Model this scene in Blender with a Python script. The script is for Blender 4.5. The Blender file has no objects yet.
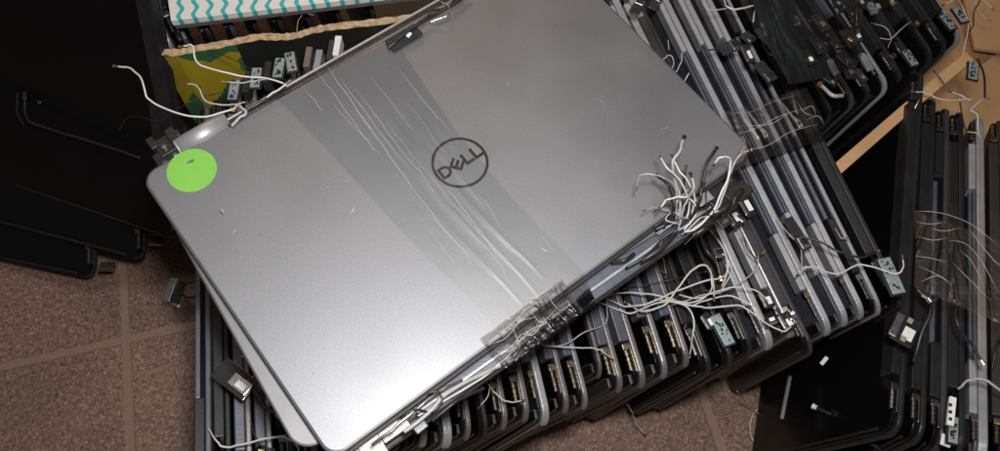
import bpy, bmesh, math, random
from mathutils import Vector, Matrix
random.seed(7)
SC = bpy.context.scene
C = SC.collection
# ------------------------------------------------------------------ camera
F = 838.0; TILT = math.radians(26.8); HC = 0.775
CAM = Vector((0, 0, HC))
RC = Matrix.Rotation(TILT, 3, 'X')
cd = bpy.data.cameras.new('camera'); cd.sensor_width = 36; cd.lens = 36 * F / 1000
cd.clip_start = .01; cd.clip_end = 60
cam = bpy.data.objects.new('camera', cd); C.objects.link(cam)
cam.location = CAM; cam.rotation_euler = (TILT, 0, 0); SC.camera = cam

def ray(px, py):
    return RC @ Vector(((px - 500) / F, -(py - 225.5) / F, -1))
def at(px, py, z):
    r = ray(px, py); return CAM + r * ((z - HC) / r.z)
def on(px, py, P0, N):
    r = ray(px, py); return CAM + r * ((P0 - CAM).dot(N) / r.dot(N))

# ------------------------------------------------------------------ materials
def mat(name, col, rough=.5, metal=0., var=0., vscale=200., bump=0., bscale=800., spec=.5, rvar=.0, coat=0., dust=0.):
    m = bpy.data.materials.new(name); m.use_nodes = True
    nt = m.node_tree; n = nt.nodes; l = nt.links; b = n['Principled BSDF']
    b.inputs['Base Color'].default_value = (*col, 1); b.inputs['Roughness'].default_value = rough
    b.inputs['Metallic'].default_value = metal; b.inputs['Specular IOR Level'].default_value = spec
    b.inputs['Coat Weight'].default_value = coat
    tc = n.new('ShaderNodeTexCoord')
    src = None
    if var:
        nz = n.new('ShaderNodeTexNoise'); nz.inputs['Scale'].default_value = vscale; nz.inputs['Detail'].default_value = 5
        l.new(tc.outputs['Object'], nz.inputs['Vector'])
        mr = n.new('ShaderNodeMapRange'); mr.inputs[1].default_value = .3; mr.inputs[2].default_value = .7
        mr.inputs[3].default_value = 1 - var; mr.inputs[4].default_value = 1 + var
        l.new(nz.outputs['Fac'], mr.inputs[0])
        mx = n.new('ShaderNodeVectorMath'); mx.operation = 'SCALE'; mx.inputs[0].default_value = col
        l.new(mr.outputs[0], mx.inputs['Scale']); l.new(mx.outputs[0], b.inputs['Base Color'])
        src = mx.outputs[0]
    if dust:
        nd = n.new('ShaderNodeTexNoise'); nd.inputs['Scale'].default_value = 900; nd.inputs['Detail'].default_value = 2
        l.new(tc.outputs['Object'], nd.inputs['Vector'])
        cr = n.new('ShaderNodeMapRange'); cr.inputs[1].default_value = .66; cr.inputs[2].default_value = .76
        cr.inputs[4].default_value = dust
        l.new(nd.outputs['Fac'], cr.inputs[0])
        mi = n.new('ShaderNodeMix'); mi.data_type = 'RGBA'; l.new(cr.outputs[0], mi.inputs[0])
        if src: l.new(src, mi.inputs[6])
        else: mi.inputs[6].default_value = (*col, 1)
        mi.inputs[7].default_value = (.35, .33, .3, 1); l.new(mi.outputs[2], b.inputs['Base Color'])
    if rvar:
        nr = n.new('ShaderNodeTexNoise'); nr.inputs['Scale'].default_value = 18; nr.inputs['Detail'].default_value = 6
        l.new(tc.outputs['Object'], nr.inputs['Vector'])
        mr = n.new('ShaderNodeMapRange'); mr.inputs[1].default_value = .3; mr.inputs[2].default_value = .7
        mr.inputs[3].default_value = rough - rvar; mr.inputs[4].default_value = rough + rvar
        l.new(nr.outputs['Fac'], mr.inputs[0]); l.new(mr.outputs[0], b.inputs['Roughness'])
    if bump:
        nb = n.new('ShaderNodeTexNoise'); nb.inputs['Scale'].default_value = bscale; nb.inputs['Detail'].default_value = 3
        l.new(tc.outputs['Object'], nb.inputs['Vector'])
        bp = n.new('ShaderNodeBump'); bp.inputs['Strength'].default_value = bump; bp.inputs['Distance'].default_value = .001
        l.new(nb.outputs['Fac'], bp.inputs['Height']); l.new(bp.outputs[0], b.inputs['Normal'])
    return m

M = dict(
    lid=mat('brushed_silver_lid', (.268, .272, .287), .475, .82, .10, 1000, .05, 1500, rvar=.05),
    lid2=mat('silver_aluminium', (.24, .24, .25), .5, .8, .08, 60, .04, 1500),
    taupe=mat('taupe_magnesium', (.19, .17, .17), .42, .55, .15, 90, .15, 900, dust=.25),
    taupe2=mat('grey_magnesium', (.23, .225, .235), .4, .55, .15, 90, .15, 900, dust=.25),
    silver=mat('satin_silver', (.38, .38, .40), .44, .5, .1, 80, .15, 900, dust=.3),
    blue=mat('blue_grey_plastic', (.085, .095, .12), .40, .1, .2, 60, .12, 700, dust=.2),
    bluelight=mat('light_blue_grey_plastic', (.29, .295, .325), .4, .3, .15, 60, .12, 700, dust=.2),
    black=mat('black_plastic', (.016, .016, .017), .42, 0, .3, 60, .1, 700, spec=.35, dust=.10),
    gloss=mat('black_glossy_screen', (.004, .004, .005), .22, 0, 0, spec=.3, rvar=.08, dust=.03),
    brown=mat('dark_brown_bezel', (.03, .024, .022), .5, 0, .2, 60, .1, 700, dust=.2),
    brass=mat('brass_hinge', (.22, .19, .135), .40, 1, .6, 400, .2, 900),
    steel=mat('steel_hinge', (.20, .19, .18), .38, 1, .3, 300, .06, 900),
    bright=mat('bright_steel', (.62, .61, .6), .3, 1, .2, 300, .1, 900),
    dark=mat('dark_steel', (.05, .047, .045), .4, .7, .3, 300, .2, 900),
    white=mat('white_cable', (.55, .54, .52), .45, 0, .12, 60),
    grey=mat('grey_cable', (.36, .36, .37), .45, 0, .12, 60),
    blackc=mat('black_cable', (.018, .018, .02), .4, 0, .2, 60),
    copper=mat('copper_plug', (.55, .33, .18), .35, .9, .3, 500),
    green=mat('green_sticker', (.17, .44, .06), .6, 0, .08, 40, .05, 500),
    ink=mat('dark_emblem', (.028, .027, .027), .35, .3, .2, 300),
    nickd=mat('dark_nick', (.03, .03, .03), .6),
    nickl=mat('light_scratch', (.45, .45, .45), .4),
    label=mat('white_label', (.72, .72, .70), .5, 0, .08, 200),
    pcb=mat('circuit_board', (.12, .16, .17), .4, .1, .9, 700, .3, 900),
    pcb2=mat('pale_circuit_board', (.26, .31, .32), .4, .2, .5, 1200, .3, 900),
    yellow=mat('yellow_tab', (.32, .26, .16), .5, 0, .1, 200),
    card=mat('cardboard', (.52, .31, .15), .8, 0, .12, 25, .2, 300),
    cardedge=mat('cardboard_edge', (.50, .34, .19), .85, 0, .35, 260, .5, 300),
    film=mat('black_film', (.03, .03, .032), .18, 0, .2, 90, .4, 160),
    ridge=mat('dark_grey_moulding', (.014, .014, .015), .45, 0, .3, 60, .1, 700, dust=.2),
    slate=mat('slate_plastic', (.04, .043, .05), .42, .1, .2, 60, .12, 700, dust=.2),
    darktaupe=mat('dark_taupe_magnesium', (.045, .04, .04), .42, .3, .2, 60, .12, 700, dust=.2),
    plate=mat('pale_grey_plate', (.34, .34, .36), .45, .25, .15, 60, .12, 700, dust=.2),
    film2=mat('dull_black_film', (.012, .014, .014), .3, 0, .3, 90, .3, 160),
    lint=mat('brown_wall', (.14, .085, .07), .6, 0, .15, 40, .1, 300),
)

def film_material(name, tint, op, rough, gcol=.8):
    m = bpy.data.materials.new(name); m.use_nodes = True
    nt = m.node_tree; n = nt.nodes; l = nt.links; n.remove(n['Principled BSDF'])
    out = n['Material Output']
    tr = n.new('ShaderNodeBsdfTransparent'); tr.inputs[0].default_value = (*tint, 1)
    gl = n.new('ShaderNodeBsdfGlossy'); gl.inputs['Roughness'].default_value = rough; gl.inputs[0].default_value = (gcol, gcol, gcol, 1)
    tc = n.new('ShaderNodeTexCoord'); nz = n.new('ShaderNodeTexNoise'); nz.inputs['Scale'].default_value = 70; nz.inputs['Detail'].default_value = 3
    l.new(tc.outputs['Object'], nz.inputs['Vector'])
    bp = n.new('ShaderNodeBump'); bp.inputs['Strength'].default_value = .2; bp.inputs['Distance'].default_value = .001
    l.new(nz.outputs['Fac'], bp.inputs['Height']); l.new(bp.outputs[0], gl.inputs['Normal'])
    mx = n.new('ShaderNodeMixShader')
    fr = n.new('ShaderNodeFresnel'); fr.inputs[0].default_value = 1.5; l.new(bp.outputs[0], fr.inputs['Normal'])
    ad = n.new('ShaderNodeMath'); ad.operation = 'ADD'; ad.inputs[1].default_value = op; l.new(fr.outputs[0], ad.inputs[0])
    l.new(ad.outputs[0], mx.inputs[0]); l.new(tr.outputs[0], mx.inputs[1]); l.new(gl.outputs[0], mx.inputs[2])
    l.new(mx.outputs[0], out.inputs[0])
    return m
M['tape'] = film_material('clear_packing_tape', (.945, .94, .93), .022, .32)
M['wrap'] = film_material('clear_stretch_wrap', (.80, .77, .75), .04, .36, .6)

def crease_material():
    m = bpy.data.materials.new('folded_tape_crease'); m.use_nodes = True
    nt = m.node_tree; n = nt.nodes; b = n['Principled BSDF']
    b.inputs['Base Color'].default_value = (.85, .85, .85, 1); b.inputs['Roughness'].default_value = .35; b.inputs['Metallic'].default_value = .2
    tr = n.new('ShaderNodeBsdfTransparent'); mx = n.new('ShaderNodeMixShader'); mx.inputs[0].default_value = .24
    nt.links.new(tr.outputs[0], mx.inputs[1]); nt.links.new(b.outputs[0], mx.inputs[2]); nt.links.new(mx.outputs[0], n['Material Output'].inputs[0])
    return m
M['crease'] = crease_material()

# ------------------------------------------------------------------ mesh helpers
def link(name, bm, m, parent=None, smooth=False):
    me = bpy.data.meshes.new(name)
    bmesh.ops.recalc_face_normals(bm, faces=bm.faces)
    if smooth:
        for f in bm.faces: f.smooth = True
    bm.to_mesh(me); bm.free()
    me.materials.append(m)
    o = bpy.data.objects.new(name, me); C.objects.link(o)
    if parent: o.parent = parent
    return o
def rrect(x0, x1, z0, z1, r, inset=0, seg=7):
    x0 += inset; x1 -= inset; z0 += inset; z1 -= inset; r = max(r - inset, .0003)
    pts = []
    for cx, cz, a0 in ((x1 - r, z1 - r, 0), (x0 + r, z1 - r, 90), (x0 + r, z0 + r, 180), (x1 - r, z0 + r, 270)):
        for k in range(seg + 1):
            a = math.radians(a0 + 90 * k / seg)
            pts.append((cx + r * math.cos(a), cz + r * math.sin(a)))
    return pts
def slab(bm, x0, x1, z0, z1, y0, y1, r, ch=.0008, seg=7, T=None):
    """rounded rectangle in the XZ plane, thickness along Y, chamfered rim"""
    rings = []
    for y, ins in ((y0, ch), (y0 + ch * .3, ch * .3), (y0 + ch, 0), (y1 - ch, 0), (y1 - ch * .3, ch * .3), (y1, ch)):
        ring = []
        for x, z in rrect(x0, x1, z0, z1, r, ins, seg):
            v = Vector((x, y, z))
            ring.append(bm.verts.new(T @ v if T else v))
        rings.append(ring)
    n = len(rings[0])
    for a, b in zip(rings, rings[1:]):
        for i in range(n): bm.faces.new((a[i], a[(i + 1) % n], b[(i + 1) % n], b[i]))
    bm.faces.new(rings[0]); bm.faces.new(rings[-1])
def box(bm, x0, x1, y0, y1, z0, z1, ch=.0004, T=None):
    slab(bm, x0, x1, z0, z1, y0, y1, ch * 1.5, min(ch, (y1 - y0) * .3), 2, T)
def cyl(bm, p0, p1, r, n=10, r2=None, cap=True):
    p0 = Vector(p0); p1 = Vector(p1); d = (p1 - p0).normalized()
    a = d.orthogonal().normalized(); b = d.cross(a); r2 = r if r2 is None else r2
    R0 = [bm.verts.new(p0 + (a * math.cos(2 * math.pi * k / n) + b * math.sin(2 * math.pi * k / n)) * r) for k in range(n)]
    R1 = [bm.verts.new(p1 + (a * math.cos(2 * math.pi * k / n) + b * math.sin(2 * math.pi * k / n)) * r2) for k in range(n)]
    for i in range(n): bm.faces.new((R0[i], R0[(i + 1) % n], R1[(i + 1) % n], R1[i]))
    if cap: bm.faces.new(R0); bm.faces.new(R1)
def spline(pts, sub=8):
    pts = [Vector(p) for p in pts]
    if len(pts) < 3: return pts
    P = [pts[0] * 2 - pts[1]] + pts + [pts[-1] * 2 - pts[-2]]
    out = []
    for i in range(1, len(P) - 2):
        for k in range(sub):
            t = k / sub
            out.append(.5 * ((2 * P[i]) + (P[i + 1] - P[i - 1]) * t + (2 * P[i - 1] - 5 * P[i] + 4 * P[i + 1] - P[i + 2]) * t * t
                             + (3 * P[i] - P[i - 1] - 3 * P[i + 1] + P[i + 2]) * t ** 3))
    out.append(P[-2]); return out
def tube(bm, pts, r, n=7):
    pts = spline(pts)
    up = None; prev = None
    for i, p in enumerate(pts):
        d = (pts[min(i + 1, len(pts) - 1)] - pts[max(i - 1, 0)])
        d = d.normalized() if d.length > 1e-9 else Vector((1, 0, 0))
        if up is None: up = d.orthogonal().normalized()
        up = (up - d * up.dot(d)).normalized(); s = d.cross(up)
        ring = [bm.verts.new(p + (up * math.cos(2 * math.pi * k / n) + s * math.sin(2 * math.pi * k / n)) * r) for k in range(n)]
        if prev:
            for k in range(n): bm.faces.new((prev[k], prev[(k + 1) % n], ring[(k + 1) % n], ring[k]))
        else: bm.faces.new(ring)
        prev = ring
    bm.faces.new(prev)
def tag(o, label=None, cat=None, group=None, kind=None):
    if label: o['label'] = label
    if cat: o['category'] = cat
    if group: o['group'] = group
    if kind: o['kind'] = kind
    return o
def empty(name, Mx=None):
    o = bpy.data.objects.new(name, None); C.objects.link(o); o.empty_display_size = .02
    if Mx is not None: o.matrix_world = Mx; o['_'] = 0; del o['_']
    XF[o.name] = Mx.copy() if Mx is not None else Matrix.Identity(4)
    return o
XF = {}
def local(parent, pts):
    inv = XF[parent.name].inverted(); return [inv @ Vector(p) for p in pts]
def copy_tree(o, parent=None):
    c = o.copy(); C.objects.link(c); c.parent = parent
    for ch in list(o.children): copy_tree(ch, c)
    return c
def setm(o, Mx): o.matrix_world = Mx; XF[o.name] = Mx.copy()

# ------------------------------------------------------------------ laptop lid prototypes
LL = .318; HH = .2; TT = .012
def hinge_bm(x0, flip=1):
    """bracket plate, knurled barrel and screws; x0 = outer end, flip = direction inwards"""
    bm = bmesh.new()
    def X(a): return x0 + flip * a
    def bx(a, b, *r): box(bm, min(X(a), X(b)), max(X(a), X(b)), *r)
    bx(0, .019, .0042, .0054, -.013, -.0012)
    k = 0
    for i in range(8):
        r = .0015 if i % 2 else .0020
        cyl(bm, (X(.002 + i * .0017), .0082, -.0032), (X(.002 + (i + 1) * .0017), .0082, -.0032), r, 10)
    bx(.0155, .0205, .0052, .0104, -.0062, -.0008)
    for a in (.004, .011): cyl(bm, (X(a), .005, -.0105), (X(a), .0066, -.0105), .0013, 8)
    return bm
def make_lid(kind, var=0):
    vr = random.Random(var * 17 + len(kind)); po = (0, .006, -.004, .010)[var % 4]; ho = (0, .003, -.002, .0)[var % 4]
    sty = dict(taupe=('taupe', 'blue', 'gloss', 'brass', 'full'), grey=('taupe2', 'blue', 'gloss', 'brass', 'full'),
               silver=('silver', 'plate', 'blue', 'steel', 'split'), bright=('silver', 'silver', 'black', 'brass', 'full'),
               black=('black', 'black', 'gloss', 'steel', 'full'), darkgrey=('slate', 'black', 'gloss', 'steel', 'split'), blue=('blue', 'black', 'gloss', 'steel', 'split'), dark=('darktaupe', 'darktaupe', 'gloss', 'brass', 'full'),
               rim=('bluelight', 'black', 'gloss', 'steel', 'split'))[kind]
    root = empty('laptop_lid')
    sh = {'silver': .0062, 'bright': .006, 'taupe': .0044, 'grey': .0044}.get(kind, .0042)
    bm = bmesh.new(); slab(bm, 0, LL, -HH, 0, 0, sh, .013, .0012, 8)
    # lip that turns in along the two ends and the top corner
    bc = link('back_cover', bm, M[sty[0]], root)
    if kind in ('taupe', 'grey', 'silver', 'bright'):          # short ends below the top corners get the black material
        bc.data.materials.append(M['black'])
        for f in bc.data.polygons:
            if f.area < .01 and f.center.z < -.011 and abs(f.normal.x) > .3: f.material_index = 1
    bm = bmesh.new(); slab(bm, .0022, LL - .0022, -HH + .002, -.0028, sh + .0001, max(.0078, sh + .002), .011, .0006, 8)
    link('screen_panel', bm, M[sty[2]], root)
    segs = [(.036 + po, LL - .036 - po * .6)] if sty[4] == 'full' else [(.034 + po * .5, .078 + po), (LL - .085, LL - .036)]
    for a, b in segs:
        bm = bmesh.new(); slab(bm, a, b, -.0135, .0006 if kind != 'silver' else -.0006, sh + .0003, TT - .0002, .0012, .0008, 3)
        link('hinge_cover', bm, M[sty[1]], root)
    if sty[4] == 'split':
        bm = bmesh.new(); slab(bm, .079 + po, LL - .086, -.0115, -.0045, sh + .0022, TT - .001, .001, .0006, 3)
        link('cable_channel', bm, M['blue'], root)
    for x0, fl in ((.0125 + ho, 1), (LL - .0125 - ho, -1)):
        if var == 3 and fl == 1: continue
        link('hinge', hinge_bm(x0, fl), M[sty[3]], root)
    if kind in ('taupe', 'grey', 'silver', 'bright'):
        bm = bmesh.new(); slab(bm, .0028, .0118, -HH + .01, -.0042, TT - .0032, TT - .0006, .0075, .0007, 7)
        link('end_bezel', bm, M['slate' if var % 2 else 'darktaupe'], root)
    # rubber rim seal along the near end
    bm = bmesh.new(); slab(bm, .004, .0062, -HH + .02, -.016, max(.0078, sh + .002) + .0001, max(.0078, sh + .002) + .001, .0005, .0003, 2)
    link('rubber_seal', bm, M['black'], root)
    return root
PROTO = {}
NLID = 0
def lid_matrix(p, z, q, b, bz=None, h=HH, ty=1.0):
    P = at(p[0], p[1], z)
    if bz is None:
        r = ray(*b).normalized(); w = CAM - P
        B = w.dot(r); D = B * B - (w.dot(w) - h * h)
        t = -B + math.sqrt(max(D, 0)); d = (CAM + r * t - P).normalized()
    else: d = (at(b[0], b[1], bz) - P).normalized()
    n = ray(*p).cross(ray(*q)).normalized()
    u = n.cross(d).normalized()
    if u.dot(at(q[0], q[1], z) - P) < 0: u = -u
    Z = -d; Y = Z.cross(u).normalized()
    Mx = Matrix(((u.x, Y.x * ty, Z.x, P.x), (u.y, Y.y * ty, Z.y, P.y), (u.z, Y.z * ty, Z.z, P.z), (0, 0, 0, 1)))
    return Mx
def lid(kind, Mx, label, group):
    global NLID
    v = (NLID * 7 + NLID // 3) % 4; key = (kind, v)
    if key not in PROTO:
        PROTO[key] = make_lid(kind, v); o = PROTO[key]
    else:
        o = copy_tree(PROTO[key])
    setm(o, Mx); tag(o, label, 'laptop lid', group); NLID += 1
    return o

# ------------------------------------------------------------------ cables and small pieces
def cable(parent, pts, r=.0006, m='white', plug=True, name='antenna_cable', plugm='copper', both=False):
    """pts: (px, py, z)"""
    W = [at(*p) if len(p) == 3 else Vector(p[0]) for p in pts]
    P = local(parent, W); r *= .74
    if len(P) > 3 and r < .0013:
        kr = random.Random(int(abs(P[0].x * 9e4)) + len(P)); D = spline(P, 3)
        P = [D[0]] + [v + Vector((kr.uniform(-1, 1), kr.uniform(-1, 1), kr.uniform(-1, 1))) * .0003 for v in D[1:-1]] + [D[-1]]
    bm = bmesh.new(); tube(bm, P, r)
    c = link(name, bm, M[m], parent, True)
    if plug:
        ends = [(P[0], P[1])] + ([(P[-1], P[-2])] if both else [])
        for a, b in ends:
            d = (a - b).normalized(); bm = bmesh.new()
            cyl(bm, a, a + d * .0030, r * 1.25, 8); cyl(bm, a + d * .0030, a + d * .0036, r * 1.6, 8)
            link('plug', bm, M[plugm], c)
    return c
def frame_at(px, py, z, ang, tilt=0, roll=0):
    """frame at a point: X along an image angle (deg, counter-clockwise), Z up"""
    P = at(px, py, z); Q = at(px + 10 * math.cos(math.radians(ang)), py - 10 * math.sin(math.radians(ang)), z)
    x = (Q - P).normalized(); y = Vector((0, 0, 1)).cross(x)
    R = Matrix(((x.x, y.x, 0, P.x), (x.y, y.y, 0, P.y), (0, 0, 1, P.z), (0, 0, 0, 1)))
    return R @ Matrix.Rotation(math.radians(tilt), 4, 'X') @ Matrix.Rotation(math.radians(roll), 4, 'Y')
def piece(parent, name, T, boxes, m):
    """boxes: (x0,x1,y0,y1,z0,z1) in the frame T, one mesh"""
    TL = XF[parent.name].inverted() @ T
    bm = bmesh.new()
    for b in boxes: box(bm, *b, T=TL)
    return link(name, bm, M[m], parent)
def connector(parent, px, py, z, ang, L=.02, W=.009, style='pcb', tilt=0, roll=0):
    T = frame_at(px, py, z, ang, tilt, roll)
    if style == 'pcb':
        c = piece(parent, 'circuit_board', T, [(-L / 2, L / 2, -W / 2, W / 2, 0, .0011)], 'pcb2')
        bx = []
        rnd = random.Random(int(px * 7 + py))
        for k in range(11):
            x = rnd.uniform(-L * .42, L * .42); y = rnd.uniform(-W * .3, W * .3); s = rnd.uniform(.0005, .0011)
            bx.append((x - s, x + s, y - s * .7, y + s * .7, .0009, .0018 + rnd.random() * .0007))
        cc = piece(parent, 'chips', T, bx, 'black'); cc.parent = c
        piece(parent, 'frame', T, [(-L / 2 - .001, L / 2 + .001, -W / 2 - .0012, W / 2 + .0012, -.0016, -.0001)], 'black').parent = c
    elif style == 'plug':
        c = piece(parent, 'display_plug', T, [(-L / 2, L / 2, -W / 2, W / 2, 0, .0022)], 'black')
        piece(parent, 'metal_shell', T, [(-L * .42, L * .42, -W * .62, -W * .28, .0004, .0028)], 'bright').parent = c
        piece(parent, 'paper_label', T, [(-L * .1, L * .32, -W * .1, W * .38, .0023, .0026)], 'label').parent = c
    elif style == 'film':
        c = piece(parent, 'display_plug', T, [(-L / 2, L / 2, -W / 2, W / 2, 0, .0008)], 'film')
        piece(parent, 'metal_shell', T, [(L * .12, L * .47, -W * .42, W * .42, .0009, .0026)], 'bright').parent = c
        piece(parent, 'contact_slot', T, [(L * .2, L * .38, -W * .26, W * .26, .0027, .0029)], 'black').parent = c
    return c

# ================================================================== SETTING
# floor: its local axes follow the grout lines
O = at(126.5, 340, 0); a1 = at(130, 451, 0); a2 = at(0, 367, 0); a3 = at(205, 322, 0)
xd = (a3 - a2).normalized(); ang = math.atan2(xd.y, xd.x)
TW = abs((at(705, 403, 0) - O).dot(xd))
yd = (O - a1).normalized(); 
bm = bmesh.new(); S = 6
vs = [bm.verts.new(v) for v in ((-S, -S, 0), (S, -S, 0), (S, S, 0), (-S, S, 0))]; bm.faces.new(vs)
def floor_material():
    m = bpy.data.materials.new('granular_brown_tile'); m.use_nodes = True
    nt = m.node_tree; n = nt.nodes; l = nt.links; b = n['Principled BSDF']; tc = n.new('ShaderNodeTexCoord')
    sx = n.new('ShaderNodeSeparateXYZ'); l.new(tc.outputs['Object'], sx.inputs[0])
    def math_(op, a, bb=None, c=None):
        x = n.new('ShaderNodeMath'); x.operation = op
        for i, v in enumerate((a, bb, c)):
            if v is None: continue
            if isinstance(v, (int, float)): x.inputs[i].default_value = v
            else: l.new(v, x.inputs[i])
        return x.outputs[0]
    wob = n.new('ShaderNodeTexNoise'); wob.inputs['Scale'].default_value = 90; l.new(tc.outputs['Object'], wob.inputs['Vector'])
    w = math_('MULTIPLY', math_('SUBTRACT', wob.outputs['Fac'], .5), .0022)
    masks = []
    for ax in (0, 1):
        fx = math_('PINGPONG', math_('ADD', sx.outputs[ax], w), TW / 2)
        masks.append(fx)
    d = math_('MINIMUM', masks[0], masks[1])
    mr = n.new('ShaderNodeMapRange'); mr.inputs[1].default_value = .0030; mr.inputs[2].default_value = .0048; l.new(d, mr.inputs[0])
    v = n.new('ShaderNodeTexNoise'); v.inputs['Scale'].default_value = 330; v.inputs['Detail'].default_value = 4; v.inputs['Roughness'].default_value = .7
    v.inputs['Distortion'].default_value = 1.2
    l.new(tc.outputs['Object'], v.inputs['Vector'])
    cr = n.new('ShaderNodeValToRGB'); e = cr.color_ramp.elements
    e[0].position = .34; e[0].color = (.06, .041, .034, 1); e[1].position = .70; e[1].color = (.40, .26, .20, 1)
    for p, c in ((.45, (.135, .08, .06, 1)), (.53, (.20, .115, .085, 1)), (.60, (.28, .165, .122, 1))):
        x = e.new(p); x.color = c
    l.new(v.outputs['Fac'], cr.inputs[0])
    big = n.new('ShaderNodeTexNoise'); big.inputs['Scale'].default_value = 9; big.inputs['Detail'].default_value = 4
    l.new(tc.outputs['Object'], big.inputs['Vector'])
    bmr = n.new('ShaderNodeMapRange'); bmr.inputs[1].default_value = .3; bmr.inputs[2].default_value = .7; bmr.inputs[3].default_value = .95; bmr.inputs[4].default_value = 1.4
    l.new(big.outputs['Fac'], bmr.inputs[0])
    sc = n.new('ShaderNodeVectorMath'); sc.operation = 'SCALE'; l.new(cr.outputs[0], sc.inputs[0]); l.new(bmr.outputs[0], sc.inputs['Scale'])
    mi = n.new('ShaderNodeMix'); mi.data_type = 'RGBA'; l.new(mr.outputs[0], mi.inputs[0])
    mi.inputs[6].default_value = (.27, .168, .122, 1); l.new(sc.outputs[0], mi.inputs[7]); l.new(mi.outputs[2], b.inputs['Base Color'])
    b.inputs['Roughness'].default_value = .62
    hgt = math_('ADD', math_('MULTIPLY', mr.outputs[0], 1.2), math_('MULTIPLY', v.outputs['Fac'], .9))
    bp = n.new('ShaderNodeBump'); bp.inputs['Strength'].default_value = .55; bp.inputs['Distance'].default_value = .0012
    l.new(hgt, bp.inputs['Height']); l.new(bp.outputs[0], b.inputs['Normal'])
    return m
fl = link('floor', bm, floor_material()); fl.location = O; fl.rotation_euler = (0, 0, ang); tag(fl, kind='structure')

# ================================================================== SILVER LID BUNDLE ON TOP
# plane of the top lid
NW = RC @ Vector((.0517, .4166, .9076)); NW.normalize()
A = CAM + ray(139, 176) * .466
def onl(px, py, h=0.): return on(px, py, A + NW * h, NW)
ex = (onl(546, -56) - A).normalized()
ey = (onl(334, 463) - A); ey = (ey - ex * ey.dot(ex)).normalized()      # towards the lower edge
WX = ((onl(754, 149) - A).dot(ex)); WY = ((onl(334, 463) - A).dot(ey) + (onl(754, 149) - A).dot(ey)) / 2
ez = -NW
# local frame of the top lid: X along the long edge, Y up (outer face), Z towards the hinge edge
TM = Matrix(((ex.x, NW.x, -ey.x, A.x), (ex.y, NW.y, -ey.y, A.y), (ex.z, NW.z, -ey.z, A.z), (0, 0, 0, 1)))
top = empty('laptop_lid', TM)
tag(top, 'large silver laptop lid with green round sticker, taped on top of the row', 'laptop lid')
TI = TM.inverted()
def tl(px, py, h=0.):
    v = TI @ onl(px, py, h); return v
# outline with slight curved edge: slab, back face at Y=0
bm = bmesh.new()
slab(bm, 0, WX, -WY, 0, -.0052, 0, .0095, .0016, 10)
link('back_cover', bm, M['lid'], top)
bm = bmesh.new(); slab(bm, .0015, WX - .0015, -WY - .0012, -.0015, -.0085, -.0054, .008, .0006, 8)
link('bezel', bm, M['brown'], top)
# groove lip along the hinge edge
bm = bmesh.new(); slab(bm, .048, WX - .02, .0006, .0036, -.0062, -.0016, .0008, .0006, 3)
link('hinge_gutter', bm, M['dark'], top)
bm = bmesh.new(); slab(bm, .05, WX - .022, .0038, .0052, -.0058, -.001, .0006, .0004, 3)
link('edge_trim', bm, M['silver'], top)
# barrel cover near the sticker corner
c0 = tl(178, 147); c1 = tl(226, 118)
bm = bmesh.new(); z = .0045
cyl(bm, (c0.x, -.003, z), (c1.x, -.003, z), .0062, 24)
cyl(bm, (c0.x - .0012, -.003, z), (c0.x, -.003, z), .0052, 24, .0062)
link('hinge_cover', bm, M['silver'], top, True)
# dark hinge bracket
bm = bmesh.new(); hx = tl(153, 158).x
def hb(a, b, y0, y1, z0, z1): box(bm, hx + a, hx + b, y0, y1, z0, z1, .0004)
hb(.0, .020, -.004, -.0025, -.003, .009); hb(.004, .016, -.0025, -.001, .004, .0135); hb(.013, .018, -.001, .002, .005, .017)
hb(.002, .006, -.002, .0015, .010, .018); hb(.006, .02, -.004, -.002, .012, .0165)
link('hinge', bm, M['dark'], top)
for a, b in ((.004, .0), (.011, .0015), (.0085, .0085), (.015, .013), (.004, .0145)):
    bm = bmesh.new(); cyl(bm, (hx + a, -.0035, b), (hx + a, .0005 if b > .004 else -.0015, b), .0014, 12)
    cyl(bm, (hx + a, .0005 if b > .004 else -.0015, b), (hx + a, .0008 if b > .004 else -.0012, b), .0008, 6)
    link('screw', bm, M['bright'], top)
# emblem: ring and letters
ec = tl(460, 162.5); er = (tl(487, 162).xz - tl(433, 163).xz).length / 2 if False else None
ring_r = ((tl(486.5, 151) - tl(433.5, 174)).length) / 2 * 0.985
em = empty('emblem'); em.parent = top; em.location = (ec.x, 0, ec.z)
def ring(r0, r1, y, n=72):
    bm = bmesh.new(); vs = []
    for k in range(n):
        a = 2 * math.pi * k / n; vs.append([bm.verts.new((r * math.cos(a), yy, r * math.sin(a))) for r, yy in ((r0, 0.00004), (r0, y), (r1, y), (r1, .00004))])
    for k in range(n):
        p, q = vs[k], vs[(k + 1) % n]
        for j in range(4): bm.faces.new((p[j], p[(j + 1) % 4], q[(j + 1) % 4], q[j]))
    return bm
link('ring', ring(ring_r * .89, ring_r * .985, .00025), M['ink'], em)
def poly_prism(bm, outer, hole=None, y=.00022, T=lambda x, z: (x, z)):
    def q(pts, yy): return [bm.verts.new((T(*p)[0], yy, T(*p)[1])) for p in pts]
    if hole:
        a, b = q(outer, y), q(hole, y); n = len(a)
        a2, b2 = q(outer, .00004), q(hole, .00004)
        for i in range(n):
            j = (i + 1) % n
            bm.faces.new((a[i], a[j], b[j], b[i])); bm.faces.new((a[i], a[j], a2[j], a2[i])); bm.faces.new((b[i], b[j], b2[j], b2[i]))
    else:
        a, a2 = q(outer, y), q(outer, .00004); n = len(a); bm.faces.new(a); bm.faces.new(a2[::-1])
        for i in range(n): bm.faces.new((a[i], a[(i + 1) % n], a2[(i + 1) % n], a2[i]))
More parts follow.
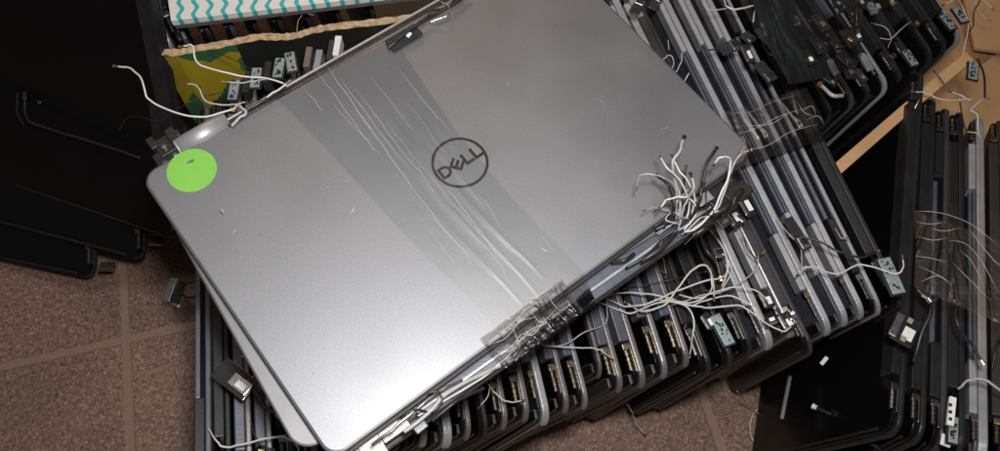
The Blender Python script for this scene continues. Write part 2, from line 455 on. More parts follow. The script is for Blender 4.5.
def letters():
    hgt = ring_r * .46
    def dshape(x0, x1, z0, z1, bul):
        pts = [(x0, z0), (x0, z1)]
        for k in range(9):
            a = math.radians(90 - 180 * k / 8); pts.append((x1 - bul + bul * math.cos(a), (z0 + z1) / 2 + (z1 - z0) / 2 * math.sin(a)))
        return pts
    st = .24; out = []
    s = hgt
    def place(cx, rot):
        c, n_ = math.cos(rot), math.sin(rot)
        return lambda x, z: ((cx + x * c - z * n_) * s, (x * n_ + z * c) * s)
    # D
    bm = bmesh.new()
    poly_prism(bm, dshape(-.5, .5, -.5, .5, .55), dshape(-.5 + st, .5 - st, -.5 + .2, .5 - .2, .36), T=place(-1.33, 0)); out.append(bm)
    # tilted E
    bm = bmesh.new(); T = place(-.28, math.radians(38))
    for k, (x0, x1, z0, z1) in enumerate(((-.42, -.42 + st, -.5, .5), (-.42 + st, .42, .28, .5), (-.42 + st, .38, -.11, .11), (-.42 + st, .42, -.5, -.28))):
        poly_prism(bm, [(x0, z0), (x1, z0), (x1, z1), (x0, z1)], T=T)
    out.append(bm)
    for cx in (.66, 1.50):
        bm = bmesh.new()
        poly_prism(bm, [(-.38, -.5), (.40, -.5), (.40, -.27), (-.38 + st, -.27), (-.38 + st, .5), (-.38, .5)], T=place(cx, 0)); out.append(bm)
    return out
for bm in letters(): link('letter', bm, M['ink'], em)
# green sticker
sc_ = tl(192, 170.5); sr = ((tl(217, 170) - tl(167, 171)).length) / 2
bm = bmesh.new(); n = 48
cen = Vector((sc_.x, 0, sc_.z)); rx = (tl(216.5, 166) - tl(167.5, 175)).length / 2; rz = (tl(199, 191) - tl(186, 150)).length / 2
r_ = (rx + rz) / 2
T0 = [bm.verts.new(cen + Vector((r_ * math.cos(2 * math.pi * k / n), .00035, r_ * math.sin(2 * math.pi * k / n)))) for k in range(n)]
B0 = [bm.verts.new(cen + Vector((r_ * math.cos(2 * math.pi * k / n), .00005, r_ * math.sin(2 * math.pi * k / n)))) for k in range(n)]
bm.faces.new(T0)
for k in range(n): bm.faces.new((T0[k], T0[(k + 1) % n], B0[(k + 1) % n], B0[k]))
stk = link('sticker', bm, M['green'], top); stk['label'] = 'round bright green sticker with a small torn nick'
bm = bmesh.new(); pts = [tl(*p) for p in ((186, 164), (190, 160.5), (195, 159.5), (193, 163))]
vs = [bm.verts.new((p.x, .00055, p.z)) for p in pts]; bm.faces.new(vs)
vs2 = [bm.verts.new((p.x, .0003, p.z)) for p in pts]
for k in range(4): bm.faces.new((vs[k], vs[(k + 1) % 4], vs2[(k + 1) % 4], vs2[k]))
link('tear', bm, M['taupe2'], stk)
# nicks and scratches
def scratch(pts, w, m):
    bm = bmesh.new(); P = [tl(*p) for p in pts]; T = []
    for i, p in enumerate(P):
        d = (P[min(i + 1, len(P) - 1)] - P[max(0, i - 1)]); s = Vector((-d.z, 0, d.x)).normalized() * w * (.35 if i in (0, len(P) - 1) else 1)
        T.append([bm.verts.new((p.x + s.x, .0001, p.z + s.z)), bm.verts.new((p.x - s.x, .0001, p.z - s.z)), bm.verts.new((p.x, .00016, p.z))])
    for a, b in zip(T, T[1:]):
        bm.faces.new((a[0], b[0], b[2], a[2])); bm.faces.new((a[2], b[2], b[1], a[1]))
    link('scratch', bm, M[m], top)
for pts, w, m in ([((221, 209), (223, 211), (224, 213))], .0002, 'nickl'), ([((219, 211), (222, 213), (223, 216))], .0003, 'nickd'),:
    scratch(pts[0], w, m)
for pts, w, m in [(((236.5, 250), (237.5, 251.5)), .0004, 'nickd'), (((312.5, 373), (314, 374.2)), .0005, 'nickd'),
                  (((260, 235), (261.5, 235.5)), .0004, 'nickd'), (((351, 213.5), (353, 210), (354, 208)), .0003, 'nickl'),
                  (((326, 187), (330, 187.5)), .00022, 'nickl'), (((345, 181), (351, 180)), .0002, 'nickl'),
                  (((507, 86), (508, 82)), .00025, 'nickl'), (((541, 248), (546, 251), (549, 251)), .0003, 'nickl'),
                  (((233, 233), (236, 230)), .0003, 'nickl'), (((420, 222), (424, 219)), .00018, 'nickl'),
                  (((280, 330), (284, 327)), .00018, 'nickl'), (((600, 100), (604, 104)), .00018, 'nickl'), (((660, 130), (668, 127)), .0002, 'nickl')]:
    scratch(pts, w, m)

# second lid of the bundle, underneath, hinge edge along the lower right
H2 = -.0118
# middle lid: only its lower left corner pokes out
H3 = -.0088
p3 = onl(299, 456, H3); e3 = (onl(206, 300, H3) - onl(279, 433, H3)).normalized(); x3 = NW.cross(e3).normalized()
if x3.dot(ex) < 0: x3 = -x3
mid = empty('laptop_lid', Matrix(((x3.x, NW.x, e3.x, p3.x), (x3.y, NW.y, e3.y, p3.y), (x3.z, NW.z, e3.z, p3.z), (0, 0, 0, 1))))
tag(mid, 'silver laptop lid sandwiched directly under the large one, only its lower left corner poking out', 'laptop lid')
bm = bmesh.new(); slab(bm, 0, .27, 0, .17, -.003, 0, .012, .0012, 10); link('back_cover', bm, M['lid2'], mid)
bm = bmesh.new(); slab(bm, .0015, .2685, .0015, .1685, -.0055, -.0032, .011, .0006, 8); link('bezel', bm, M['black'], mid)
p2 = onl(350, 475, H2); q2 = onl(682, 240, H2)
e2 = (q2 - p2).normalized(); f2 = NW.cross(e2).normalized()
if f2.dot(onl(190, 240, H2) - p2) < 0: f2 = -f2
UM = Matrix(((e2.x, NW.x, -f2.x, p2.x), (e2.y, NW.y, -f2.y, p2.y), (e2.z, NW.z, -f2.z, p2.z), (0, 0, 0, 1)))
und = empty('laptop_lid', UM)
tag(und, 'silver edged laptop lid bound beneath the large one, hinge strips along its lower edge', 'laptop lid')
UI = UM.inverted()
def ul(px, py, h=H2): return UI @ onl(px, py, h)
uL = (ul(752, 188)).x
# strips, z = 0 is the outermost edge (towards lower right), -z inwards
bm = bmesh.new(); slab(bm, -.0005, uL, -.175, 0, -.0095, -.0058, .012, .0012, 10); link('screen_panel', bm, M['brown'], und)
bm = bmesh.new(); slab(bm, .0, uL - .004, -.172, -.0052, -.0055, -.0016, .012, .0014, 10); link('back_cover', bm, M['lid2'], und)
bm = bmesh.new(); slab(bm, .046, uL - .04, -.0190, -.0006, -.0052, .0006, .0012, .0006, 3); link('hinge_cover', bm, M['blue'], und)
for z0 in (-.0060, -.0160):
    bm = bmesh.new(); slab(bm, .044, uL - .022, z0 - .0009, z0 + .0009, .0004, .0024, .0006, .0004, 2); link('edge_trim', bm, M['silver'], und)
bm = bmesh.new(); slab(bm, .045, uL - .03, -.0225, -.0178, .0002, .0016, .0006, .0004, 2); link('foam_strip', bm, M['brown'], und)
def uh(name, m, x0, lst, holes=()):
    bm = bmesh.new()
    for a, b, y0, y1, z0, z1 in lst: box(bm, x0 + a, x0 + b, y0, y1, z0, z1, .0004)
    return link(name, bm, M[m], und)
hg = uh('hinge', 'steel', .004, [(0, .030, .0008, .0022, -.017, -.006), (.006, .018, .0022, .0036, -.010, .002), (.018, .034, .0022, .0052, -.006, -.0015)])
for a, b in ((.006, -.012), (.024, -.010), (.010, -.004)):
    bm = bmesh.new(); cyl(bm, (.012 + a, .002, b), (.012 + a, .0041, b), .0017, 14); link('screw', bm, M['steel'], hg)
hg = uh('hinge', 'dark', uL - .036, [(0, .030, .0008, .0026, -.020, -.006), (.006, .018, .0026, .0050, -.012, .004), (.016, .032, .0026, .0062, -.008, .002), (.002, .010, .0008, .003, -.004, .009)])
for a, b in ((.006, .006), (.012, -.016), (.026, -.012)):
    bm = bmesh.new(); cyl(bm, (uL - .036 + a, .002, b), (uL - .036 + a, .0045, b), .0016, 14); link('screw', bm, M['bright'], hg)

# ------------------------------------------------------------------ tape round the bundle
def tape_strip(name, L0, R0, nrm, mt, nseg=140, nw=56, amp=.0004, creases=(), lift=.0006, thick=.00006, wild=None):
    """L0/R0: matching left and right edge polylines (world). Wrinkle ridges run mostly lengthwise."""
    def resample(pts, n):
        P = [Vector(p) for p in pts]; d = [0]
        for a, b in zip(P, P[1:]): d.append(d[-1] + (b - a).length)
        out = []
        for k in range(n + 1):
            t = d[-1] * k / n; i = 0
            while i < len(d) - 2 and d[i + 1] < t: i += 1
            out.append(P[i].lerp(P[i + 1], (t - d[i]) / max(d[i + 1] - d[i], 1e-9)))
        return out, d[-1]
    A_, la = resample(L0, nseg); B_, lb = resample(R0, nseg)
    bm = bmesh.new(); rows = []
    rnd = random.Random(len(name) * 13 + nseg)
    cs = list(creases)
    for i in range(nseg + 1):
        s = i / nseg; row = []
        # local normal: from neighbouring centre points
        c0 = (A_[max(i - 1, 0)] + B_[max(i - 1, 0)]) / 2; c1 = (A_[min(i + 1, nseg)] + B_[min(i + 1, nseg)]) / 2
        nn = (c1 - c0).cross(B_[i] - A_[i]).normalized()
        if nn.dot(nrm) < 0: nn = -nn
        for j in range(nw + 1):
            t = j / nw; h = lift
            for (t0, s0, s1, sl, a, w) in cs:
                if s0 <= s <= s1:
                    tt = t0 + sl * (s - s0); e = math.sin(math.pi * (s - s0) / (s1 - s0)) ** .5
                    h += a * e * max(0, 1 - abs(t - tt) / w)
            if wild: h += wild * (math.sin(t * 37 + s * 61 + 3 * math.sin(s * 23)) * math.sin(s * 83 + t * 11) + .6 * math.sin(t * 90 - s * 130)) * .5
            row.append(bm.verts.new(A_[i].lerp(B_[i], t) + nn * (h + amp * .2 * math.sin(t * 9 + s * 14))))
        rows.append(row)
    for a, b in zip(rows, rows[1:]):
        for j in range(nw): bm.faces.new((a[j], a[j + 1], b[j + 1], b[j]))
    return link(name, bm, mt, None, True)
def down(px, py, h, k): return onl(px, py, h) - NW * k
# main band: left edge and right edge polylines on the lid
Lh = [down(262, 105, 0, .010), onl(276, 98.5, 0), onl(297, 118), onl(340, 163), onl(400, 230), onl(476, 305), onl(502, 337), down(510, 351, 0, .004), down(519, 358, 0, .014)]
Rh = [down(398, 26, 0, .010), onl(394, 36, 0), onl(408, 60), onl(457, 132), onl(515, 202), onl(575, 263), onl(583, 272), down(590, 282, 0, .004), down(600, 294, 0, .014)]
rnd = random.Random(5); cr = []
for k in range(26):
    t0 = rnd.gauss(.52, .17); s0 = rnd.uniform(.04, .6); ln = rnd.uniform(.1, .42)
    cr.append((t0, s0, min(s0 + ln, .98), rnd.uniform(-.12, .12), rnd.uniform(.0002, .0005), rnd.uniform(.02, .035)))
tp = tape_strip('packing_tape', Lh, Rh, NW, M['tape'], 150, 70, .0004, cr)
tag(tp, 'wide clear creased packing tape wrapped across the large silver lid past the round emblem', 'packing tape')
for pts, w in ((((322, 60), (350, 100), (392, 160), (430, 212), (470, 262)), .00035), (((335, 72), (372, 122), (410, 172)), .0003), (((312, 66), (338, 100), (366, 140), (382, 158)), .00028),
        (((396, 66), (416, 92), (432, 112), (447, 128)), .0003), (((352, 84), (380, 122), (400, 150), (424, 178), (441, 205)), .00025), (((300, 84), (318, 106), (323, 113)), .0003),
        (((440, 180), (462, 208), (486, 240), (508, 272)), .00035), (((420, 160), (446, 196), (470, 226)), .00022), (((355, 108), (370, 128), (376, 143)), .00022), (((330, 100), (352, 126), (380, 150)), .0002),
        (((365, 70), (398, 112), (420, 140)), .0002), (((480, 240), (500, 266), (512, 290)), .0003), (((384, 120), (406, 148), (440, 190), (456, 214)), .00022), (((452, 235), (470, 262), (484, 290)), .00018),
        (((470, 185), (490, 210), (502, 232)), .00025), (((404, 100), (424, 124), (440, 150)), .00018), (((540, 235), (556, 254)), .0002), (((500, 290), (512, 308), (522, 324)), .00025), (((430, 230), (452, 262)), .0002)):
    P = [tl(p.x, p.y) for p in spline([(a, b, 0) for a, b in pts], 5)]
    bm = bmesh.new(); prev = None
    for i, p in enumerate(P):
        e = min(1, i / 3, (len(P) - 1 - i) / 3) if len(P) > 4 else 1
        jx = (math.sin(i * 2.3 + p.x * 900) + .6 * math.sin(i * 5.1)) * .00025
        p = TM @ Vector((p.x + jx, .0009, p.z)); ring = [bm.verts.new(p + v * w * .6 * max(e, .15)) for v in (ex, NW * .9, -ex)]
        if prev:
            for k in range(3): bm.faces.new((prev[k], prev[(k + 1) % 3], ring[(k + 1) % 3], ring[k]))
        prev = ring
    link('crease', bm, M['crease'], tp)
# crinkled end folded over the lower edge
Lh = [onl(478, 338, .0005), down(492, 352, 0, .006), down(506, 364, 0, .0085)]
Rh = [onl(560, 279, .0005), down(572, 292, 0, .006), down(585, 306, 0, .0085)]
tp2 = tape_strip('tape_fold', Lh, Rh, NW, M['wrap'], 34, 90, .0003, [(rnd.random(), 0, 1, rnd.uniform(-.15, .15), .0012, .02) for k in range(20)], .0022, wild=.0005)
tp2.parent = tp

# ================================================================== ROW ONE: the long row of lids on edge
ZR = .235
def slope(x):
    T = [(190, 0.0), (213, 0.0), (450, .14), (536, .22), (625, .29), (694, .35), (773, .45), (800, .49), (852, .50), (910, .50)]
    for (a, s), (b, t) in zip(T, T[1:]):
        if x <= b: return s + (t - s) * (x - a) / (b - a)
    return .5
row = []
for i, x in enumerate((212, 233, 254, 275, 298, 321, 344, 367, 390, 411)):
    row.append((x, 520 - (x - 212) * .345, ('blue', 'black', 'taupe', 'grey', 'black', 'grey', 'taupe', 'grey', 'taupe', 'black')[i]))
row += [(430, 445, 'bright'), (455, 445, 'bright'), (474, 440, 'taupe'), (491, 435, 'black'), (511, 428, 'taupe'), (533, 423, 'taupe'), (553, 421, 'bright'),
        (573, 413, 'taupe'), (592, 407, 'grey'), (606, 379, 'taupe'), (627, 386, 'taupe'), (650, 384, 'taupe'), (672, 376, 'grey'), (694, 366, 'taupe'),
        (716, 372, 'black'), (738, 364, 'black'), (757, 352, 'black'), (778, 346, 'silver'), (801, 333, 'silver'), (818, 352, 'taupe'), (836, 332, 'silver'),
        (853, 323, 'silver'), (869, 316, 'silver'), (886, 312, 'rim'), (908, 305, 'black')]
ORD = ['first', 'second', 'third', 'fourth', 'fifth', 'sixth', 'seventh', 'eighth', 'ninth', 'tenth', 'eleventh', 'twelfth', 'thirteenth', 'fourteenth']
names = {
 'taupe': 'taupe laptop lid with dark blue hinge strip', 'grey': 'grey laptop lid with dark blue hinge strip', 'black': 'black laptop lid with black hinge strip',
 'blue': 'dark blue-grey laptop lid', 'silver': 'silver laptop lid with pale grey hinge plate', 'bright': 'bright silver laptop lid', 'rim': 'black laptop lid with pale grey rim'}
ROW = []
SHORT = dict(taupe='taupe laptop lid', grey='grey laptop lid', black='black laptop lid', blue='dark blue-grey laptop lid', silver='silver laptop lid', bright='bright silver laptop lid', rim='black laptop lid')
BR = 16     # index of the bright lid at x=553
for i, (x, y, k) in enumerate(row):
    nx = row[i - 1][0] if i else x - 21
    px_gap = x - nx
    ty = min(1.0, px_gap / 1580 * .80 / TT) if px_gap < 26 else 1.0
    s = slope(x)
    jr = random.Random(i * 31 + 5); x0j, y0j = (x, y); y = y + jr.uniform(-4, 4) * (i < 24); s += jr.uniform(-.012, .012)
    Mx = lid_matrix((x, y), ZR + jr.uniform(-.003, .003), (x - s * 200, y - 200), (x - max(4, min(78, 4 + (x - 212) * .26)), y + 42 + jr.uniform(-5, 5)), None, HH, ty)
    kk = k if i != 29 else 'dark'
    nm = SHORT[k]
    if i < 10: lb = f"{nm}, {ORD[i]} from the row's left end, beside the bare tiles"
    elif i < BR: lb = f"{nm}, {ORD[BR-1-i]} to the left of the lone bright silver lid end"
    elif i == BR: lb = 'lone bright silver laptop lid end among taupe ones below the crinkled tape fold'
    elif i < 24: lb = f"{nm}, {ORD[i-BR-1]} to the right of the lone bright silver lid end"
    elif i < 27: lb = f"{nm} in the white cable tangle, {ORD[i-24]} right of the taupe lids"
    elif i == 29: lb = 'thin dark taupe laptop lid end jutting out between two clusters of silver lids'
    elif i in (27, 28): lb = f"{nm}, {'left' if i==27 else 'right'} one of the pair beside the jutting taupe lid"
    elif i < 33: lb = f"{nm}, {ORD[i-30]} to the right of the jutting taupe lid end"
    elif i == 33: lb = "black laptop lid with pale grey rim between silver lids and the row's rightmost lid"
    else: lb = "wide black laptop lid on edge at the right end of the central row"
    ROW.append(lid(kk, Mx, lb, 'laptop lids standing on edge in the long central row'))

# ================================================================== ROW TWO: upper right in the box
row2 = [(800, 132, 'black'), (818, 126, 'black'), (838, 116, 'black'), (860, 103, 'darkgrey'), (876, 95, 'black'), (893, 88, 'rim'), (908, 80, 'black'), (922, 70, 'black'), (938, 58, 'black'), (952, 48, 'black'), (966, 38, 'rim')]
ROW2 = []
for i, (x, y, k) in enumerate(row2):
    Mx = lid_matrix((x, y), .185, (x - 56 * (.93 + i * .012), y - 85), (x - 118, y + 108), None, HH, .85)
    ROW2.append(lid(k, Mx, f"black laptop lid in the upper right box, {ORD[i]} of its group from the left" if i < 10 else 'outermost black laptop lid of the upper right box, above the cardboard flap', 'black laptop lids stacked in the upper right box'))

# ================================================================== ROW THREE: right edge
row3 = [((903, 436), (922, 120), (757, 468), 'black', 1.0), ((926, 441), (936, 120), (800, 500), 'black', 1.0), ((947, 446), (950, 120), (850, 520), 'darkgrey', 1.0),
        ((966, 452), (964, 120), (885, 530), 'black', 1.0), ((989, 459), (984, 120), (915, 540), 'silver', 1.0), ((1012, 462), (1004, 120), (945, 545), 'dark', 1.0)]
lab3 = ['black laptop lid leaning glossy side up, leftmost of the right hand stack', 'black laptop lid on edge in the right hand stack, next to the leaning glossy one',
        'dark blue-grey laptop lid with a white clip at its end in the right hand stack', 'black laptop lid just left of the silver one in the right hand stack',
        'silver laptop lid on edge near the right edge, under the loose wrap', 'dark brown laptop lid cut by the right edge of the photo, beyond the silver lid']
ROW3 = []
for (p, q, b, k, ty), lb in zip(row3, lab3):
    ROW3.append(lid(k, lid_matrix(p, .2, q, b, None, HH, ty), lb, 'laptop lids standing in the right hand stack'))

# ================================================================== LEFT PILE, lying flat
pile = [((98, 279), (99, 120), (0, 259), .035, .02), ((148, 261), (150, 100), (0, 222), .075, .055), ((184, 240), (172, 100), (0, 178), .105, .085), ((197, 200), (172, 60), (0, 133), .135, .115), ((188, 150), (160, 0), (0, 92), .165, .15)]
labp = ['black laptop lid lying flat at the bottom of the left pile over the tiles', 'black laptop lid lying second from the bottom of the left pile, hinge over the tiles',
        'black laptop lid lying in the middle of the left pile', 'black laptop lid lying open side up with a moulded corner ridge on the left pile', 'black laptop lid lying topmost on the left pile against the printed box']
PILE = []
for (p, q, b, z, bz), lb in zip(pile, labp):
    PILE.append(lid('black', lid_matrix(p, z, q, b, bz), lb, 'black laptop lids lying in the left pile'))

# ================================================================== TOP LEFT BOX with lids
def printed_card():
    m = bpy.data.materials.new('printed_cardboard'); m.use_nodes = True
    nt = m.node_tree; n = nt.nodes; l = nt.links; b = n['Principled BSDF']; tc = n.new('ShaderNodeTexCoord')
    nz = n.new('ShaderNodeTexNoise'); nz.inputs['Scale'].default_value = 16; nz.inputs['Detail'].default_value = 3; nz.inputs['Distortion'].default_value = 1.0
    l.new(tc.outputs['Object'], nz.inputs['Vector'])
    cr = n.new('ShaderNodeValToRGB'); cr.color_ramp.interpolation = 'CONSTANT'; e = cr.color_ramp.elements
    e[0].position = 0; e[0].color = (.035, .13, .05, 1); e[1].position = .47; e[1].color = (.36, .27, .015, 1)
    x = e.new(.66); x.color = (.16, .075, .03, 1)
    l.new(nz.outputs['Fac'], cr.inputs[0])
    sx = n.new('ShaderNodeSeparateXYZ'); l.new(tc.outputs['Object'], sx.inputs[0])
    gt = n.new('ShaderNodeMath'); gt.operation = 'GREATER_THAN'; gt.inputs[1].default_value = .058; l.new(sx.outputs[0], gt.inputs[0])
    mi = n.new('ShaderNodeMix'); mi.data_type = 'RGBA'; l.new(gt.outputs[0], mi.inputs[0]); l.new(cr.outputs[0], mi.inputs[6]); mi.inputs[7].default_value = (.016, .017, .016, 1)
    l.new(mi.outputs[2], b.inputs['Base Color']); b.inputs['Roughness'].default_value = .5
    return m
bx = empty('cardboard_box', Matrix.Translation(at(156, 54, .27)))
tag(bx, 'cardboard box printed green and yellow with a bare wavy rim, above the silver lid', 'cardboard box')
rimpx = [(156, 54), (176, 55), (196, 51), (226, 46), (258, 39.5), (280, 39.5), (296, 38), (312, 33), (335, 29), (372, 25), (410, 20), (450, 14), (500, 8)]
def ribbon_wall(name, pts, zt, zb, th, m, parent, back):
    W = [at(px, py, zt) for px, py in pts]; bmx = bmesh.new(); prev = None
    inv = XF[parent.name].inverted()
    for i, w in enumerate(W):
        ring = [inv @ Vector(v) for v in ((w.x, w.y, w.z), (w.x + back.x * th, w.y + back.y * th, w.z), (w.x + back.x * th, w.y + back.y * th, zb), (w.x, w.y, zb))]
        ring = [bmx.verts.new(v) for v in ring]
        if prev:
            for k in range(4): bmx.faces.new((prev[k], prev[(k + 1) % 4], ring[(k + 1) % 4], ring[k]))
        else: bmx.faces.new(ring)
        prev = ring
    bmx.faces.new(prev)
    return link(name, bmx, m, parent)
bk = Vector((.05, 1, 0)).normalized()
ribbon_wall('front_wall', rimpx, .2685, .0, .0042, printed_card(), bx, bk)
# bare corrugated rim: a wavy tube-like strip
bmx = bmesh.new(); inv = XF[bx.name].inverted(); prev = None
W = spline([at(px, py, .2687) for px, py in rimpx], 12); rnd = random.Random(3)
for i, w in enumerate(W):
    a = .0005 * math.sin(i * .8) * math.sin(i * .23) + rnd.uniform(-.0001, .0001); b_ = .0004 * math.sin(i * 1.3)
    ring = [inv @ v for v in (w - bk * (.0008 + a), w - bk * (.0002) + Vector((0, 0, .0012 + b_)), w + bk * (.0046 + a) + Vector((0, 0, .0014 + b_)), w + bk * .0056)]
    ring = [bmx.verts.new(v) for v in ring]
    if prev:
        for k in range(4): bmx.faces.new((prev[k], prev[(k + 1) % 4], ring[(k + 1) % 4], ring[k]))
    else: bmx.faces.new(ring)
    prev = ring
bmx.faces.new(prev); link('rim', bmx, M['cardedge'], bx)
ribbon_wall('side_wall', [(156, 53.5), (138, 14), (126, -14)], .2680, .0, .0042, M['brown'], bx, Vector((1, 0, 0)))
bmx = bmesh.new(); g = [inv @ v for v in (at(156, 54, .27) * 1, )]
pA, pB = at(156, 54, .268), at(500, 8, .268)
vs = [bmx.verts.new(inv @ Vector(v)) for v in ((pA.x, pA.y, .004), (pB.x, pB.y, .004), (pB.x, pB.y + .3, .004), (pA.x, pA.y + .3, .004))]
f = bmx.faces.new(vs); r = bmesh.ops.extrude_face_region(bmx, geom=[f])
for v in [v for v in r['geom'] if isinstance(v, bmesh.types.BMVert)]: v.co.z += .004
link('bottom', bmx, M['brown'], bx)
ROW0 = []
lab0 = ['grey laptop lid with rounded end, leftmost inside the printed box', 'grey blue laptop lid inside the printed box, second from its left wall', 'dark grey laptop lid inside the printed box under the patterned sleeve corner',
        'black laptop lid inside the printed box, fourth from its left wall', 'black laptop lid inside the printed box, fifth from its left wall', 'black laptop lid inside the printed box, sixth from its left wall', 'black laptop lid inside the printed box, seventh from its left wall',
        'black laptop lid inside the printed box, eighth from its left wall','black laptop lid inside the printed box, ninth from its left wall', 'black laptop lid inside the printed box, tenth from its left wall']
for i, (x, y, k) in enumerate([(161, 40, 'silver'), (173, 46, 'silver'), (190, 43, 'darkgrey'), (212, 34, 'black'), (236, 30, 'darkgrey'), (258, 25, 'black'), (284, 24, 'black'), (312, 20, 'black'), (342, 16, 'black'), (376, 12, 'black')]):
    ROW0.append(lid(k, lid_matrix((x, y), .262 if i < 2 else .25, (x - 18, y - 40), (x + (500 - x) * .13, y + (649 - y) * .13), None, HH, 1.0), lab0[i], 'laptop lids standing inside the printed box'))

# patterned sleeve on top
def wave_material():
    m = bpy.data.materials.new('teal_wave_print'); m.use_nodes = True
    nt = m.node_tree; n = nt.nodes; l = nt.links; b = n['Principled BSDF']; tc = n.new('ShaderNodeTexCoord')
    sx = n.new('ShaderNodeSeparateXYZ'); l.new(tc.outputs['Object'], sx.inputs[0])
    def mt(op, a, bb=None):
        x = n.new('ShaderNodeMath'); x.operation = op
        for i, v in enumerate((a, bb)):
            if v is None: continue
            if isinstance(v, (int, float)): x.inputs[i].default_value = v
            else: l.new(v, x.inputs[i])
        return x.outputs[0]
    s = mt('MULTIPLY', mt('SINE', mt('MULTIPLY', sx.outputs[1], 2 * math.pi / .0135)), .0014)
    d = mt('PINGPONG', mt('ADD', mt('ADD', sx.outputs[0], s), .004), .0055)
    mr = n.new('ShaderNodeMapRange'); mr.inputs[1].default_value = .0013; mr.inputs[2].default_value = .0021; l.new(d, mr.inputs[0])
    mi = n.new('ShaderNodeMix'); mi.data_type = 'RGBA'; l.new(mr.outputs[0], mi.inputs[0])
    mi.inputs[6].default_value = (.03, .42, .42, 1); mi.inputs[7].default_value = (.72, .71, .68, 1)
    l.new(mi.outputs[2], b.inputs['Base Color']); b.inputs['Roughness'].default_value = .5
    return m
s0 = at(170.5, 20.5, .285); s1 = at(332, 1.5, .285); sxd = (s1 - s0).normalized(); syd = Vector((0, 0, 1)).cross(sxd)
SM = Matrix(((sxd.x, syd.x, 0, s0.x), (sxd.y, syd.y, 0, s0.y), (0, 0, 1, s0.z), (0, 0, 0, 1)))
sl = empty('patterned_carton', SM)
tag(sl, 'white flat carton printed with teal squiggle stripes, lying on the printed box', 'carton')
bm = bmesh.new(); skew = Matrix(((1, -.13, 0, 0), (0, 1, 0, 0), (0, 0, 1, 0), (0, 0, 0, 1)))
box(bm, 0, .30, 0, .12, -.006, 0, .0005, T=skew)
o = link('carton_panel', bm, wave_material(), sl)
bm = bmesh.new(); box(bm, .0006, .2994, .0006, .1194, -.0105, -.0064, .0004, T=skew); link('inner_board', bm, M['taupe2'], sl)

# ================================================================== RIGHT CARDBOARD BOX
rb = empty('cardboard_box', Matrix.Translation(at(900, 100, .02)))
tag(rb, 'plain brown cardboard box with open flaps under the black lids at the upper right', 'cardboard box')
def sheet(name, pts, th, m, parent):
    inv = XF[parent.name].inverted(); bm = bmesh.new()
    T = [inv @ at(*p) for p in pts]; up = Vector((0, 0, -th))
    a = [bm.verts.new(v) for v in T]; b = [bm.verts.new(v + up) for v in T]; n = len(a)
    bm.faces.new(a); bm.faces.new(b[::-1])
    for k in range(n): bm.faces.new((a[k], a[(k + 1) % n], b[(k + 1) % n], b[k]))
    return link(name, bm, m, parent)
sheet('flap', [(700, 290, .006), (1000, 220, .006), (1150, 60, .006), (1100, -80, .008), (640, -60, .006)], .004, M['card'], rb)
sheet('flap', [(815, 190, .020), (1090, -16, .034), (1150, 60, .016), (850, 250, .012)], .004, M['card'], rb)
sheet('flap', [(958, -30, .040), (1130, -50, .075), (1140, 70, .07), (975, 48, .034)], .004, M['card'], rb).location.z += 0

# ================================================================== SMALL PIECES AND CABLES
zl = .245
def H(px, py, h=.002):
    p = onl(px, py, h); return (p,)
# on the silver bundle, upper-left side
cable(top, [H(118.5, 66.5, .004), H(131, 69, .006), H(142, 80, .008), H(147, 97, .006), H(163, 108, .004), H(195, 117, .004), H(228, 111, .003), H(240, 104, .001)], .00075)
cable(top, [(121, 127, .24), (127, 118, .25), (140, 117, .26), (160, 121, .27), (182, 106, .28), (203, 97, .28), (225, 92, .28)], .0005, 'blackc', plugm='steel')
cable(top, [H(184, 46, .012), H(193, 46, .014), H(197, 62, .012), H(212, 69, .01), H(240, 76, .008), H(264, 78, .006), H(283, 83, .004)], .0007)
cable(top, [H(188, 84, .006), H(197, 86, .007), H(206, 101, .006), H(222, 105, .005), H(238, 104, .003), H(245, 102, .002)], .0006, 'grey')
cable(top, [H(228, 82, .004), H(250, 82, .004), H(268, 79, .004), H(284, 84, .003), H(287, 86, .002)], .00055, 'grey')
cable(top, [H(286, 84, .003), H(273, 93, .004), H(262, 100, .003), H(248, 110, .001)], .00075, 'white')
cable(top, [H(285, 86, .002), H(266, 99, .003), H(250, 108, .003), H(238, 118, .001), H(229, 126, .001)], .0014, 'blackc', plug=False, name='display_cable')
cable(top, [H(240, 106, .003), H(246, 113, .003), H(238, 119, .003), H(232, 126, .002)], .0011, 'grey', plug=False, name='foil_wire')
cable(top, [(208, 50, .285), (228, 57, .285), (246, 66, .285), (262, 76, .285), (281, 84, .29)], .0004, 'blackc', plug=False)
cable(ROW0[6], [(317, 4, .27), (308, 4, .272), (304, 12, .27), (299, 20, .27), (297, 31, .268), (300, 36, .262)], .0004, 'grey', plugm='steel')
cable(ROW0[6], [(314, 15, .27), (306, 13, .27), (303, 8, .27)], .0004, 'grey', plugm='steel')
